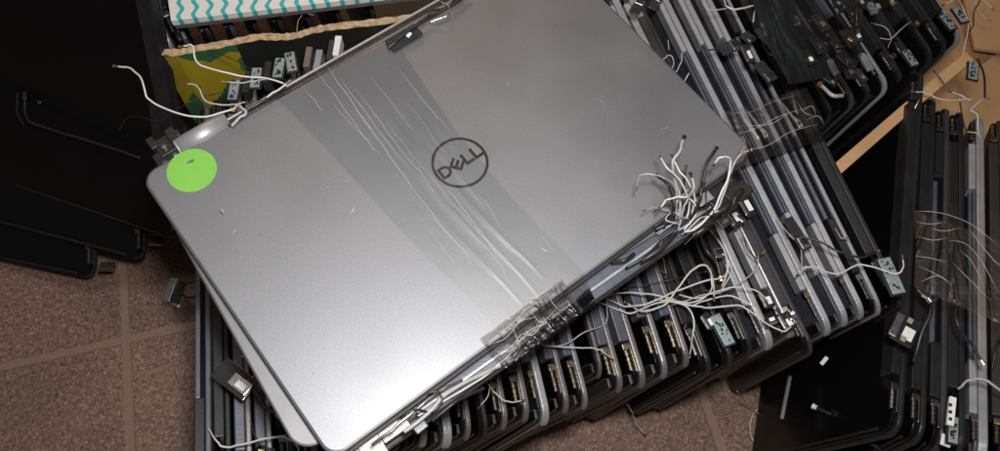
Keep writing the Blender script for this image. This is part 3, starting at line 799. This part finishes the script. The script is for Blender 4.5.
# grey black tab at the top of the lid
T = frame_at(405, 32, .31, 45); piece(top, 'black_tab', Matrix.Translation(onl(404, 38, .002)) @ Matrix.Rotation(math.radians(38), 4, 'Z'), [(-.011, .011, -.005, .005, 0, .0012)], 'film')
piece(top, 'tab_contact', Matrix.Translation(onl(409, 35, .0035)) @ Matrix.Rotation(math.radians(58), 4, 'Z'), [(-.0018, .0018, -.0011, .0011, 0, .0004)], 'label')
cable(top, [H(388, 48, .003), H(404, 34, .005), H(428, 18, .004), H(452, 5, .004), H(470, -8, .004)], .0016, 'blackc', plug=False, name='display_cable')
cable(top, [H(410, 30, .003), H(432, 12, .006), H(447, 7, .004), H(462, -8, .004)], .0009, 'dark', plug=False, name='display_cable')
cable(top, [H(430, 22, .003), H(446, 16, .005), H(449, 8, .005), H(441, 2, .004)], .0007, 'bright', plug=False, name='foil_wire')
# back-end boards above the silver lid
for px, py, a, st in ((234, 90, 80, 'pcb'), (256, 78, 82, 'pcb'), (279, 68, 80, 'pcb'), (291, 62, 100, 'pcb')):
    i = min(range(len(ROW)), key=lambda k: abs(row[k][0] - (px - 10)))
    connector(ROW[i], px, py, .291, a, .017, .0068, st)
for px, py, m in ((247, 82, 'film'), (267, 72, 'film'), (308, 57, 'taupe'), (318, 60, 'bluelight'), (331, 50, 'brown'), (337, 46, 'label')):
    i = min(range(len(ROW)), key=lambda k: abs(row[k][0] - (px - 10)))
    T = frame_at(px, py, .288, 80); piece(ROW[i], 'hinge_tab', T, [(-.009, .009, -.0024, .0024, -.01, .001)], m)

# right-hand tangle of the bundle (lid corner C)
pc = 'bluelight'
tang = [
    ([(683, 140, .345), (679, 152, .35), (673, 163, .35), (675, 180, .335), (680, 200, .32), (679, 228, .305)], .0011, 'grey', 'dark'),
    ([(661, 158, .345), (667, 168, .35), (676, 176, .345), (685, 190, .335), (690, 205, .32), (684, 222, .31)], .0007, 'white', 'copper'),
    ([(637, 186, .335), (640, 176, .345), (650, 174, .35), (664, 178, .345), (676, 190, .33), (676, 220, .31)], .0006, 'grey', 'copper'),
    ([(661, 207, .33), (668, 199, .335), (683, 197, .335), (690, 199, .33), (697, 212, .32), (684, 230, .31)], .0007, 'white', 'copper'),
    ([(692, 178, .345), (694, 188, .345), (688, 198, .335), (683, 210, .325), (678, 230, .31)], .0008, 'grey', 'dark'),
    ([(715, 163, .34), (722, 157, .345), (731, 160, .34), (728, 178, .335), (722, 192, .33), (712, 212, .32), (697, 228, .31), (684, 232, .305)], .0008, 'white', 'copper'),
    ([(748, 151, .33), (740, 154, .335), (734, 165, .33), (727, 182, .33), (719, 206, .32), (703, 222, .31), (690, 232, .305)], .0008, 'grey', 'copper'),
    ([(714, 152, .335), (707, 163, .335), (703, 184, .33)], .0011, 'blackc', 'dark'),
    ([(741, 152, .335), (736, 162, .33), (730, 180, .33), (716, 204, .32)], .0007, 'blackc', 'copper'),
    ([(674, 160, .345), (680, 172, .345), (690, 184, .34), (694, 200, .325), (690, 225, .31)], .0006, 'white', 'dark'),
    ([(702, 188, .335), (700, 200, .33), (694, 214, .32), (682, 224, .31), (660, 240, .3)], .0013, 'blackc', 'dark'),
    ([(660, 178, .338), (668, 186, .34), (672, 200, .33), (672, 214, .318), (664, 228, .308)], .0009, 'blackc', 'dark'),
]
for pts, r, m, pm in tang: cable(und, [H(x, y, max((z - .303) * .75, -.002)) for x, y, z in pts], r, m, plugm=pm)
wr = random.Random(11)
for k in range(11):
    a = math.radians(wr.uniform(20, 165)); L_ = wr.uniform(18, 52); bx0, by0 = 684 + wr.uniform(-10, 22), 226 - wr.uniform(-8, 18)
    ex0, ey0 = bx0 + math.cos(a) * L_, by0 - math.sin(a) * L_ * .8
    pts = [H(ex0, ey0, wr.uniform(.004, .02)), H((bx0 + ex0) / 2 + wr.uniform(-9, 9), (by0 + ey0) / 2 + wr.uniform(-7, 7), wr.uniform(.006, .022)), H(bx0 + wr.uniform(-4, 4), by0, .003), H(bx0 - 20, by0 + 16, -.003)]
    cable(und, pts, wr.choice((.0004, .0005, .0008)), wr.choice(('blackc', 'grey', 'blackc', 'white')), plugm=wr.choice(('copper', 'dark', 'steel')))
for x0, y0, x1, y1, m, r in ((640, 262, 676, 232, 'blackc', .0022), (648, 258, 664, 238, 'bright', .0012), (612, 262, 634, 254, 'blackc', .0016), (655, 230, 690, 206, 'blackc', .0018), (700, 226, 742, 190, 'dark', .0024), (692, 236, 716, 214, 'dark', .003), (626, 268, 662, 240, 'blackc', .0012)):
    cable(und, [H(x0, y0, -.004), H((x0 + x1) / 2 + 2, (y0 + y1) / 2 + 2, -.001), H(x1, y1, -.003)], r, m, plug=False, name='display_cable')
piece(und, 'white_tab', Matrix.Translation(onl(704, 199, .004)) @ Matrix.Rotation(math.radians(35), 4, 'Z'), [(-.005, .005, -.003, .003, 0, .0006)], 'bluelight')
# lower-left hinge cables of the bundle
for pts, r, m in (([(372, 445, .318), (392, 430, .322), (418, 408, .322), (440, 392, .318), (462, 380, .312)], .0011, 'bright'),
                  ([(404, 432, .318), (430, 412, .320), (444, 396, .318), (478, 376, .310), (500, 366, .302)], .0014, 'grey'),
                  ([(398, 425, .320), (412, 410, .324), (430, 412, .320), (441, 402, .320), (438, 392, .32), (428, 393, .32)], .0009, 'blackc'),
                  ([(432, 421, .312), (452, 404, .315), (470, 394, .31), (484, 388, .305)], .0013, 'blackc'),
                  ([(418, 416, .318), (440, 404, .318), (466, 388, .312), (490, 372, .306), (512, 352, .300)], .0007, 'white')):
    cable(und, [H(x, y, (z - .314) * .8) for x, y, z in pts], r, m, plug=False, name='display_cable')
piece(und, 'hinge_tab', Matrix.Translation(onl(421, 428, -.002)) @ Matrix.Rotation(math.radians(40), 4, 'Z'), [(-.0035, .0035, -.0018, .0018, 0, .0018)], 'taupe2')

# cables over the front of the row (right part)
rc = [
    (27, [(602, 297, .252), (622, 293, .256), (650, 294, .262), (672, 299, .262), (688, 306, .258), (706, 300, .255), (730, 296, .255), (752, 306, .258), (760, 318, .256), (761, 326, .25)], .0008, 'white'),
    (28, [(604, 297, .250), (625, 306, .256), (645, 304, .262), (672, 293, .265), (700, 282, .268), (723, 277, .265), (729, 264, .262), (726, 258, .262)], .0008, 'white'),
    (25, [(709, 229, .27), (718, 240, .272), (726, 256, .272), (727, 272, .268), (722, 286, .26)], .0009, 'white'),
    (26, [(628, 304, .25), (642, 311, .256), (664, 305, .262), (676, 291, .268), (690, 272, .272), (704, 265, .275), (712, 275, .272), (714, 296, .262)], .0009, 'white'),
    (27, [(601, 303, .248), (630, 313, .25), (660, 302, .258), (694, 306, .262), (712, 308, .26), (740, 306, .258), (764, 322, .258), (784, 331, .255), (794, 322, .25), (792, 315, .25)], .0008, 'white'),
    (27, [(776, 307, .252), (768, 300, .255), (754, 290, .26), (736, 287, .262), (714, 292, .262), (700, 298, .26), (684, 296, .26)], .0007, 'white'),
    (24, [(690, 354, .24), (692, 338, .255), (694, 322, .26), (688, 308, .262), (674, 302, .262), (660, 300, .26)], .0008, 'white'),
    (25, [(711, 274, .27), (712, 287, .268), (706, 296, .262), (690, 303, .26), (670, 300, .26)], .0008, 'white'),
    (26, [(758, 256, .262), (757, 268, .262), (744, 280, .262), (722, 292, .262), (700, 296, .26), (676, 304, .26)], .0006, 'grey'),
    (27, [(744, 240, .262), (748, 250, .262), (757, 258, .262), (762, 254, .262)], .0007, 'blackc'),
    (20, [(603, 284, .25), (606, 296, .255), (607, 310, .25), (605, 324, .246), (584, 332, .255), (566, 344, .252), (545, 346, .25), (534, 336, .25)], .0006, 'grey'),
    (17, [(611, 358, .244), (600, 350, .252), (588, 348, .255), (566, 347, .255), (543, 344, .252), (533, 332, .25)], .0006, 'white'),
    (14, [(521, 401, .244), (508, 402, .25), (496, 394, .252), (488, 384, .25)], .0007, 'white'),
    (13, [(481, 405, .246), (488, 396, .25), (490, 384, .25)], .0006, 'white'),
    (23, [(664, 273, .255), (676, 279, .26), (690, 288, .262), (704, 290, .258)], .0005, 'blackc'),
    (22, [(628, 288, .252), (650, 284, .256), (680, 278, .26), (704, 272, .258)], .0004, 'blackc'),
    (24, [(686, 324, .25), (690, 314, .255), (688, 306, .256)], .0007, 'blackc'),
    (30, [(780, 222, .262), (790, 236, .262), (800, 244, .262), (802, 266, .262), (806, 266, .262), (806, 268, .262)], .0006, 'grey'),
    (31, [(799, 274, .256), (806, 268, .262), (816, 267, .262), (836, 274, .262), (860, 265, .262), (882, 270, .265), (896, 274, .268), (903, 268, .27), (903, 260, .27)], .0008, 'white'),
    (30, [(876, 252, .265), (862, 257, .268), (840, 252, .268), (820, 242, .268), (804, 238, .266), (793, 236, .262)], .0012, 'blackc'),
    (25, [(726, 258, .262), (732, 270, .262), (722, 290, .262)], .0006, 'white'),
    (24, [(664, 262, .25), (666, 275, .252)], .0004, 'grey'),
    (26, [(700, 236, .265), (706, 250, .268), (716, 262, .265), (720, 276, .262)], .0022, 'blackc'),
    (30, [(838, 233, .258), (841, 238, .258), (845, 238, .258)], .0006, 'grey'),
]
for i, pts, r, m in rc: cable(ROW[i], pts, r, m, both=True)
# cables hanging to the floor
cable(ROW[22], [(644, 433, .02), (637, 424, .03), (632, 412, .06), (627, 404, .08)], .0007, 'white')
cable(ROW[26], [(737, 391, .08), (748, 405, .03), (760, 414, .012), (778, 414, .01)], .0007, 'grey', plug=False)
cable(ROW[26], [(764, 452, .004), (754, 442, .004), (750, 430, .004), (753, 415, .006), (764, 406, .008), (778, 404, .010), (790, 412, .012)], .0008, 'white', plug=False)
# boards at the dark gap
for i, px, py, a, st, L, W, z in ((25, 722, 330, -62, 'pcb', .022, .0075, .246), (26, 708, 322, -58, 'plug', .012, .006, .244), (34, 891, 276, -66, 'pcb', .026, .009, .262),
                             (28, 786, 322, -60, 'plug', .012, .007, .25), (27, 766, 300, -64, 'plug', .013, .006, .252), (27, 770, 322, 20, 'plug', .009, .005, .25), (28, 791, 316, 30, 'plug', .007, .005, .252),
                             (30, 797, 234, -58, 'film', .026, .008, .262), (26, 745, 205, -60, 'plug', .020, .007, .262), (26, 733, 217, -55, 'plug', .016, .008, .262),
                             (25, 716, 246, -70, 'film', .020, .009, .258), (26, 737, 222, 40, 'film', .010, .008, .262)):
    connector(ROW[i], px, py, z, a, L, W, st)
# tangle of plates near the top of row one
for i, px, py, a, L, W, st in ((28, 747, 55, -64, .016, .005, 'plug'), (27, 728, 48, 20, .014, .010, 'film'), (30, 765, 72, -50, .018, .009, 'film'), (29, 748, 38, -40, .010, .008, 'film'), (30, 772, 36, 15, .013, .008, 'film'),
                            (25, 637, 8, 60, .014, .008, 'film'), (26, 655, 4, 50, .012, .007, 'film'), (31, 786, 24, 10, .02, .010, 'film')):
    connector(ROW[i], px, py, .30, a, L, W, st)
rr = random.Random(21)
for k in range(34):
    px, py = rr.uniform(742, 862), rr.uniform(0, 92)
    if (px - 742) * .78 < py - 40: continue
    o_ = ROW2[rr.randrange(0, 5)]; zz = .332 - py * .0003 - (px - 750) * .0003
    L_ = rr.uniform(.003, .008)
    if k % 3 == 0:
        a_ = math.radians(rr.uniform(0, 360)); b_ = rr.uniform(10, 26)
        cable(o_, [(px, py, zz), (px + b_ * .5 * math.cos(a_), py + b_ * .4, zz + .006), (px + b_ * math.cos(a_), py + b_ * math.sin(a_), zz)], rr.choice((.0006, .0014, .002)), rr.choice(('blackc', 'blackc', 'dark', 'grey')), plugm=rr.choice(('copper', 'steel', 'brass')), name='display_cable')
    else:
        piece(o_, 'connector_tab', frame_at(px, py, zz, rr.uniform(-80, -30)), [(-L_, L_, -L_ * .5, L_ * .5, -.002, .0006)], rr.choice(('film', 'film2', 'dark', 'film2')))
        piece(o_, 'contact', frame_at(px + 2, py + 2, zz + .001, rr.uniform(-80, -30)), [(-L_ * .3, L_ * .3, -L_ * .22, L_ * .22, 0, .001)], rr.choice(('brass', 'steel', 'yellow', 'copper', 'label', 'pcb')))
cable(ROW[27], [(724, 0, .31), (727, 7, .315), (737, 9, .315), (748, 7, .312), (757, 5, .31), (754, 14, .305), (753, 22, .30)], .0009, 'white')
cable(ROW[28], [(702, 0, .31), (706, 8, .31), (716, 10, .31), (728, 8, .31)], .0006, 'grey')
cable(ROW[26], [(662, 60, .292), (670, 55, .298), (674, 62, .296), (671, 70, .29), (676, 72, .29), (681, 62, .295), (682, 53, .295)], .0005, 'white')
cable(ROW[26], [(684, 82, .288), (689, 73, .292)], .0006, 'white', plug=False)
cable(ROW[25], [(668, 40, .295), (669, 50, .292)], .0005, 'grey', plug=False)
cable(ROW[27], [(720, 48, .30), (708, 50, .30), (702, 46, .30)], .0008, 'blackc', plugm='bright')
# loose pieces over row two
r2 = [(3, [(788, 4, .25), (788, 14, .25)], 'white'), (4, [(824, 42, .24), (812, 33, .245), (804, 24, .245), (808, 21, .245)], 'copper'),
      (6, [(875, 24, .235), (885, 27, .24), (891, 38, .235), (888, 48, .225)], 'grey'), (6, [(909, 23, .235), (898, 32, .238), (890, 39, .235), (880, 38, .23)], 'grey'),
      (5, [(846, 42, .225), (855, 52, .225)], 'blackc'), (7, [(895, 0, .25), (894, 10, .25)], 'blackc'), (3, [(764, 37, .26), (772, 35, .26)], 'white')]
for i, pts, m in r2:
    if m == 'copper': cable(ROW2[i], pts, .0006, 'blackc', both=True)
    else: cable(ROW2[i], pts, .0006, m)
for i, px, py, a, L, W, z, m in ((2, 833, 67, -60, .016, .0055, .212, 'bluelight'), (4, 866, 62, -60, .018, .0058, .205, 'bluelight'), (1, 803, 50, -58, .006, .004, .235, 'yellow'), (2, 816, 51, -58, .006, .004, .23, 'yellow'),
                            (3, 838, 50, -58, .005, .004, .225, 'copper'), (4, 852, 44, -58, .005, .003, .225, 'yellow'), (5, 878, 6, -58, .005, .003, .24, 'yellow'), (6, 893, 2, -58, .005, .003, .24, 'yellow'), (7, 917, 23, -58, .004, .003, .22, 'copper'),
                            (5, 893, 56, 30, .006, .004, .205, 'brass'), (6, 872, 8, -58, .012, .006, .24, 'pcb')):
    piece(ROW2[i], 'hinge_tab', frame_at(px, py, z, a), [(-L / 2, L / 2, -W / 2, W / 2, -.002, .001)], m)
for i, px, py, a, z in ((6, 910, 58, -55, .21), (9, 948, 22, -50, .21), (10, 960, 15, -55, .215)):
    connector(ROW2[i], px, py, z, a, .016, .0065, 'pcb')
cable(ROW2[10], [(959, 0, .21), (964, 10, .215), (968, 24, .21), (966, 40, .2), (962, 58, .19), (961, 62, .17)], .0007, 'white', plug=False)
cable(ROW2[10], [(945, 4, .22), (953, 0, .22), (960, -4, .22)], .0007, 'white')
cable(ROW2[10], [(980, 0, .16), (974, 12, .15), (973, 25, .15), (966, 36, .16)], .0009, 'blackc', plug=False)
cable(ROW2[10], [(988, 19, .14), (981, 14, .14), (976, 4, .14), (973, -6, .15)], .0006, 'white')
cable(ROW2[10], [(992, 8, .14), (985, 2, .14), (980, -4, .14)], .0006, 'white')
# right stack pieces
connector(ROW3[2], 973, 71, .21, 86, .018, .0075, 'pcb')
c3 = [(2, [(916, 92, .215), (926, 93, .22), (940, 99, .222), (958, 100, .22), (972, 99, .218)], .0008, 'white'), (2, [(952, 92, .215), (962, 96, .22), (970, 101, .218)], .0008, 'white'),
      (3, [(987, 99, .215), (980, 101, .22), (971, 110, .22), (977, 115, .22), (978, 130, .215), (981, 138, .21)], .0008, 'white'), (3, [(968, 132, .212), (976, 133, .215), (981, 138, .212)], .0006, 'white'),
      (1, [(917, 104, .21), (919, 100, .212)], .0005, 'grey'), (2, [(960, 102, .215), (963, 120, .212), (966, 132, .21)], .0008, 'blackc'), (2, [(935, 72, .2), (945, 84, .21), (960, 94, .215), (970, 99, .215)], .0008, 'taupe2'),
      (3, [(978, 60, .19), (984, 75, .2), (985, 98, .21)], .0012, 'blackc')]
for i, pts, r, m in c3: cable(ROW3[i], pts, r, m)
connector(ROW3[0], 905, 331, .236, -115, .022, .015, 'plug', 0, 0)
for px, py in ((910, 321), (903, 339)):
    piece(ROW3[0], 'yellow_tab', frame_at(px, py, .2395, 60), [(-.002, .002, -.0018, .0018, 0, .001)], 'yellow')
connector(ROW3[0], 927, 295, .24, -50, .013, .007, 'film')
piece(ROW3[0], 'yellow_tab', frame_at(924, 297, .2425, 60), [(-.001, .001, -.002, .002, 0, .001)], 'yellow')
cable(ROW3[0], [(932, 302, .236), (930, 315, .238), (922, 332, .235), (917, 350, .23), (914, 362, .225)], .0022, 'blackc', plug=False, name='display_cable')
cable(ROW3[2], [(955, 305, .236), (956, 318, .238), (960, 330, .236), (972, 345, .232), (981, 360, .23)], .0015, 'blackc', plugm='copper', both=True, name='display_cable')
connector(ROW3[2], 953, 430, .222, -92, .018, .006, 'pcb')
piece(ROW3[2], 'white_clip', frame_at(950, 412, .226, 84), [(-.010, .010, -.0022, .0022, 0, .003)], 'label')
for k in range(3): piece(ROW3[2], 'clip_hole', frame_at(950.3 + k * .0, 405 + k * 7, .2293, 84), [(-.001, .001, -.001, .001, 0, .0003)], 'black')
piece(ROW3[2], 'white_clip', frame_at(945, 441, .214, 80), [(-.004, .004, -.0032, .0032, 0, .002)], 'label')
cable(ROW3[4], [(958, 389, .222), (968, 381, .228), (980, 379, .23), (992, 384, .232), (1006, 395, .23)], .0012, 'grey', plug=False)
cable(ROW3[5], [(1002, 335, .23), (996, 350, .235), (992, 370, .23)], .0012, 'blackc', plug=False)
for px, py in ((887, 386),): piece(ROW3[0], 'torn_sticker', frame_at(px, py, .182, 65), [(-.005, .005, -.0014, .0014, 0, .0012)], 'label')
piece(PILE[0], 'hinge_tab', frame_at(107, 267, .04, 0), [(-.006, .008, -.005, .004, 0, .003)], 'steel')
piece(PILE[1], 'hinge_tab', frame_at(156, 241, .08, 0), [(-.005, .007, -.005, .004, 0, .003)], 'steel')
# left pile: moulded ridge, wires
P3 = PILE[3]
cable(P3, [(30, -20, .19), (29, 10, .187), (28, 60, .183), (26, 95, .18), (25, 112, .178), (33, 123, .178), (60, 132, .178), (110, 148, .178), (140, 158, .178)], .0016, 'ridge', plug=False, name='moulded_ridge')
cable(P3, [(20, -20, .19), (20, 10, .187), (18, 90, .18), (17, 112, .178), (23, 124, .178)], .0011, 'ridge', plug=False, name='moulded_ridge')
cable(P3, [(-4, 8, .21), (4, 30, .21), (12, 44, .205), (16, 52, .2)], .0008, 'white', plug=False)
cable(P3, [(-4, 44, .205), (6, 46, .205), (14, 51, .2), (20, 58, .195), (22, 66, .19)], .0009, 'grey', plug=False)
piece(P3, 'screw_post', frame_at(26, 97, .185, 90), [(-.004, .004, -.0015, .0015, 0, .003)], 'steel')
piece(P3, 'screw_post', frame_at(40, 103, .18, 90), [(-.0015, .0015, -.0015, .0015, 0, .002)], 'steel')
piece(PILE[4], 'torn_sticker', frame_at(79, 6, .215, 100), [(-.010, .008, -.003, .003, 0, .0006)], 'taupe2')
# hanging loose plug left of the row
fc = empty('loose_display_plug', Matrix.Translation(at(174, 293, .05)))
tag(fc, 'small loose metal display plug with torn end on the floor left of the row', 'cable plug')
piece(fc, 'metal_shell', frame_at(171, 290, .05, 70), [(-.0115, .0115, -.0035, .0035, 0, .003)], 'bright')
piece(fc, 'black_sleeve', frame_at(179, 293, .05, 66), [(-.011, .011, -.0032, .0032, -.001, .0026)], 'black')
piece(fc, 'copper_end', frame_at(176, 305, .05, -30), [(-.004, .004, -.0015, .0015, 0, .0014)], 'copper')
cable(fc, [(196, 296, .06), (188, 298, .058), (182, 293, .055), (186, 285, .06), (198, 280, .07)], .0014, 'dark', plug=False, name='wire')
# film covered plug in front of the left lids
cp = empty('loose_display_plug', Matrix.Translation(at(238, 381, .26)))
tag(cp, 'display cable plug in clear black film hanging over the lids below the silver lid corner', 'cable plug')
cpT = frame_at(235, 379, .262, -38)
piece(cp, 'black_film', cpT, [(-.014, .014, -.0075, .0075, 0, .0008)], 'film')
piece(cp, 'metal_shell', frame_at(240.5, 385, .264, -38), [(-.0075, .0075, -.004, .004, 0, .002)], 'bright')
piece(cp, 'paper_label', frame_at(241, 385.5, .2665, -38), [(-.0035, .0035, -.0022, .0022, 0, .0003)], 'label')
cable(cp, [(250, 386, .262), (258, 396, .262), (264, 406, .26), (276, 414, .258)], .0018, 'blackc', plugm='copper', both=True, name='wire')
cable(ROW[1], [(208, 428, .24), (216, 440, .25), (225, 447, .252), (245, 444, .255), (270, 438, .258), (286, 438, .258), (296, 444, .255), (300, 455, .25)], .0009, 'white', plug=False)
cable(ROW[3], [(252, 424, .245), (255, 436, .25), (262, 446, .25), (275, 450, .25)], .0010, 'blackc', plug=False)
cable(ROW[2], [(241, 356, .262), (245, 357, .262)], .0006, 'white', plug=False)
# pale slat and cable below the row, on the leaning black lid
piece(ROW3[0], 'rim_strip', frame_at(785, 398, .085, 79), [(-.019, .019, -.0014, .0014, 0, .004)], 'taupe2')
cable(ROW3[0], [(817, 408, .12), (828, 413, .125), (842, 420, .13), (856, 433, .14), (872, 444, .15), (885, 452, .155)], .0020, 'blackc', plugm='label', name='display_cable')
piece(ROW3[0], 'torn_sticker', frame_at(824, 361, .16, 50), [(-.004, .004, -.0015, .0015, 0, .001)], 'label')

T_ = [at(752, -12, .325), at(762, 20, .325), at(768, 45, .32), at(790, 84, .305)]; B_ = [at(792, -20, .31), at(802, 20, .30), at(826, 50, .29), at(834, 76, .28)]
dr = tape_strip('black_film', T_, B_, Vector((0, 0, 1)), M['film2'], 40, 40, .002, [(rnd.random(), 0, 1, rnd.uniform(-.3, .3), .003, .06) for k in range(7)], -.002, wild=.0005)
tag(dr, 'crumpled black plastic film lying over the lids between the two upper right stacks', 'plastic film')
# wraps over rows one and three
def Wp(px, py, z): return at(px, py, z)
w1 = tape_strip('stretch_wrap', [Wp(722, 114, .290), Wp(735, 150, .286), Wp(742, 166, .268)], [Wp(806, 88, .292), Wp(824, 122, .286), Wp(831, 136, .262)], Vector((0, 0, 1)), M['wrap'], 40, 60, .001,
                [(rnd.random(), 0, 1, rnd.uniform(-.3, .3), .0012, .03) for k in range(6)], .001, wild=.0003)
tag(w1, 'band of clear crinkled wrap across the silver lids beside the upper right box', 'plastic wrap')
w3 = tape_strip('stretch_wrap', [Wp(914, 212, .236), Wp(916, 250, .238), Wp(914, 288, .236)], [Wp(1012, 246, .262), Wp(1012, 290, .262), Wp(1012, 330, .262)], Vector((0, 0, 1)), M['wrap'], 50, 60, .001,
                [(rnd.random(), 0, 1, rnd.uniform(-.3, .3), .0015, .03) for k in range(10)], .002, wild=.0003)
tag(w3, 'loose clear plastic wrap draped over the right hand stack', 'plastic wrap')

def creases(parent, lines, z0, z1=None, w=.0003):
    for ln in lines:
        n_ = len(ln); P = spline([at(px, py, z0 + (z1 - z0 if z1 is not None else 0) * min(1, max(0, (px - 915) / 95)) + .002) for px, py in ln], 5)
        bm = bmesh.new(); prev = None
        for i, p in enumerate(P):
            d = (P[min(i + 1, len(P) - 1)] - P[max(i - 1, 0)]).normalized(); sd = Vector((-d.y, d.x, 0)).normalized()
            e = max(.15, min(1, i / 3, (len(P) - 1 - i) / 3)) * w
            ring = [bm.verts.new(p + v * e) for v in (sd, Vector((0, 0, 1)), -sd)]
            if prev:
                for k in range(3): bm.faces.new((prev[k], prev[(k + 1) % 3], ring[(k + 1) % 3], ring[k]))
            prev = ring
        link('crease', bm, M['crease'], parent)
creases(w3, [[(915, 211), (935, 212), (955, 217), (974, 226), (998, 245)], [(916, 222), (930, 224), (946, 222)], [(917, 236), (932, 240), (948, 238)], [(915, 256), (930, 258), (946, 262)], [(918, 266), (936, 274), (950, 282)],
             [(948, 240), (966, 244), (982, 262), (998, 292)], [(952, 262), (970, 280), (990, 300)], [(970, 230), (982, 246), (1000, 268)], [(920, 282), (938, 276), (952, 286)], [(960, 250), (972, 262), (984, 286)], [(985, 250), (996, 262), (1010, 270)], [(930, 228), (944, 231), (960, 228)]], .240, .264, .0003)
creases(w1, [[(738, 134), (756, 128), (780, 116), (806, 108)], [(742, 150), (766, 146), (790, 132), (818, 124)], [(724, 112), (750, 112), (772, 102), (800, 94)], [(796, 100), (804, 112), (814, 116)], [(800, 112), (812, 106), (816, 116)], [(806, 120), (818, 116), (824, 124)], [(740, 126), (770, 124), (790, 112)]], .288, None, .00025)
def strip(name, pts, m, parent):
    inv = XF[parent.name].inverted(); bm = bmesh.new(); T = [inv @ at(*p) for p in pts]; up = Vector((0, 0, -.004))
    a = [bm.verts.new(v) for v in T]; b = [bm.verts.new(v + up) for v in T]; n = len(a)
    bm.faces.new(a); bm.faces.new(b[::-1])
    for k in range(n): bm.faces.new((a[k], a[(k + 1) % n], b[(k + 1) % n], b[k]))
    return link(name, bm, m, parent)
strip('wall_rim', [(832, 166, .20), (900, 107, .20), (966, 52, .20), (974, 60, .20), (906, 116, .20), (838, 176, .20)], M['card'], rb)
fl_creases = [[(489, 345), (506, 338), (520, 322), (540, 316)], [(495, 352), (512, 350), (530, 330), (552, 322)], [(500, 334), (518, 318), (530, 306), (548, 300)], [(520, 300), (538, 296), (556, 284)], [(512, 346), (522, 334), (534, 334), (550, 312)], [(530, 310), (542, 322), (560, 304)], [(546, 290), (552, 302), (560, 312)], [(510, 322), (516, 336), (520, 350)]]
for ln in fl_creases:
    P = spline([onl(px, py, .0045) for px, py in ln], 5); bm = bmesh.new(); prev = None
    for i, p in enumerate(P):
        d = (P[min(i + 1, len(P) - 1)] - P[max(i - 1, 0)]).normalized(); sd = NW.cross(d).normalized(); e = max(.15, min(1, i / 3, (len(P) - 1 - i) / 3)) * .00018
        ring = [bm.verts.new(p + v * e) for v in (sd, NW, -sd)]
        if prev:
            for k in range(3): bm.faces.new((prev[k], prev[(k + 1) % 3], ring[(k + 1) % 3], ring[k]))
        prev = ring
    link('crease', bm, M['crease'], tp)
# ================================================================== LIGHT
def area(name, loc, target, size, power, col):
    ld = bpy.data.lights.new(name, 'AREA'); ld.shape = 'DISK'; ld.size = size; ld.energy = power; ld.color = col
    o = bpy.data.objects.new(name, ld); C.objects.link(o); o.location = loc
    o.rotation_euler = (Vector(target) - Vector(loc)).to_track_quat('-Z', 'Y').to_euler(); return o
area('flash_lamp', (.03, .05, .82), (0, .2, .2), .05, 3.6, (1, .98, .96))
area('ceiling_lamp', (-.05, .30, 1.7), (0, .2, .2), .35, 4.2, (1, .98, .96))
area('warm_reflection_fill', (-.25, 1.5, 1.15), (0, .35, .25), .4, 2.6, (1, .55, .3))  # unseen warm fill, added for orange reflections along the lid's upper edge
w = bpy.data.worlds.new('World'); SC.world = w; w.use_nodes = True
w.node_tree.nodes['Background'].inputs[0].default_value = (.9, .85, .8, 1); w.node_tree.nodes['Background'].inputs[1].default_value = .07
SC.view_settings.view_transform = 'Standard'; SC.view_settings.look = 'None'; SC.view_settings.exposure = 0; SC.view_settings.gamma = 1
print('lids', NLID, 'TW', TW, 'WX', WX, 'WY', WY)
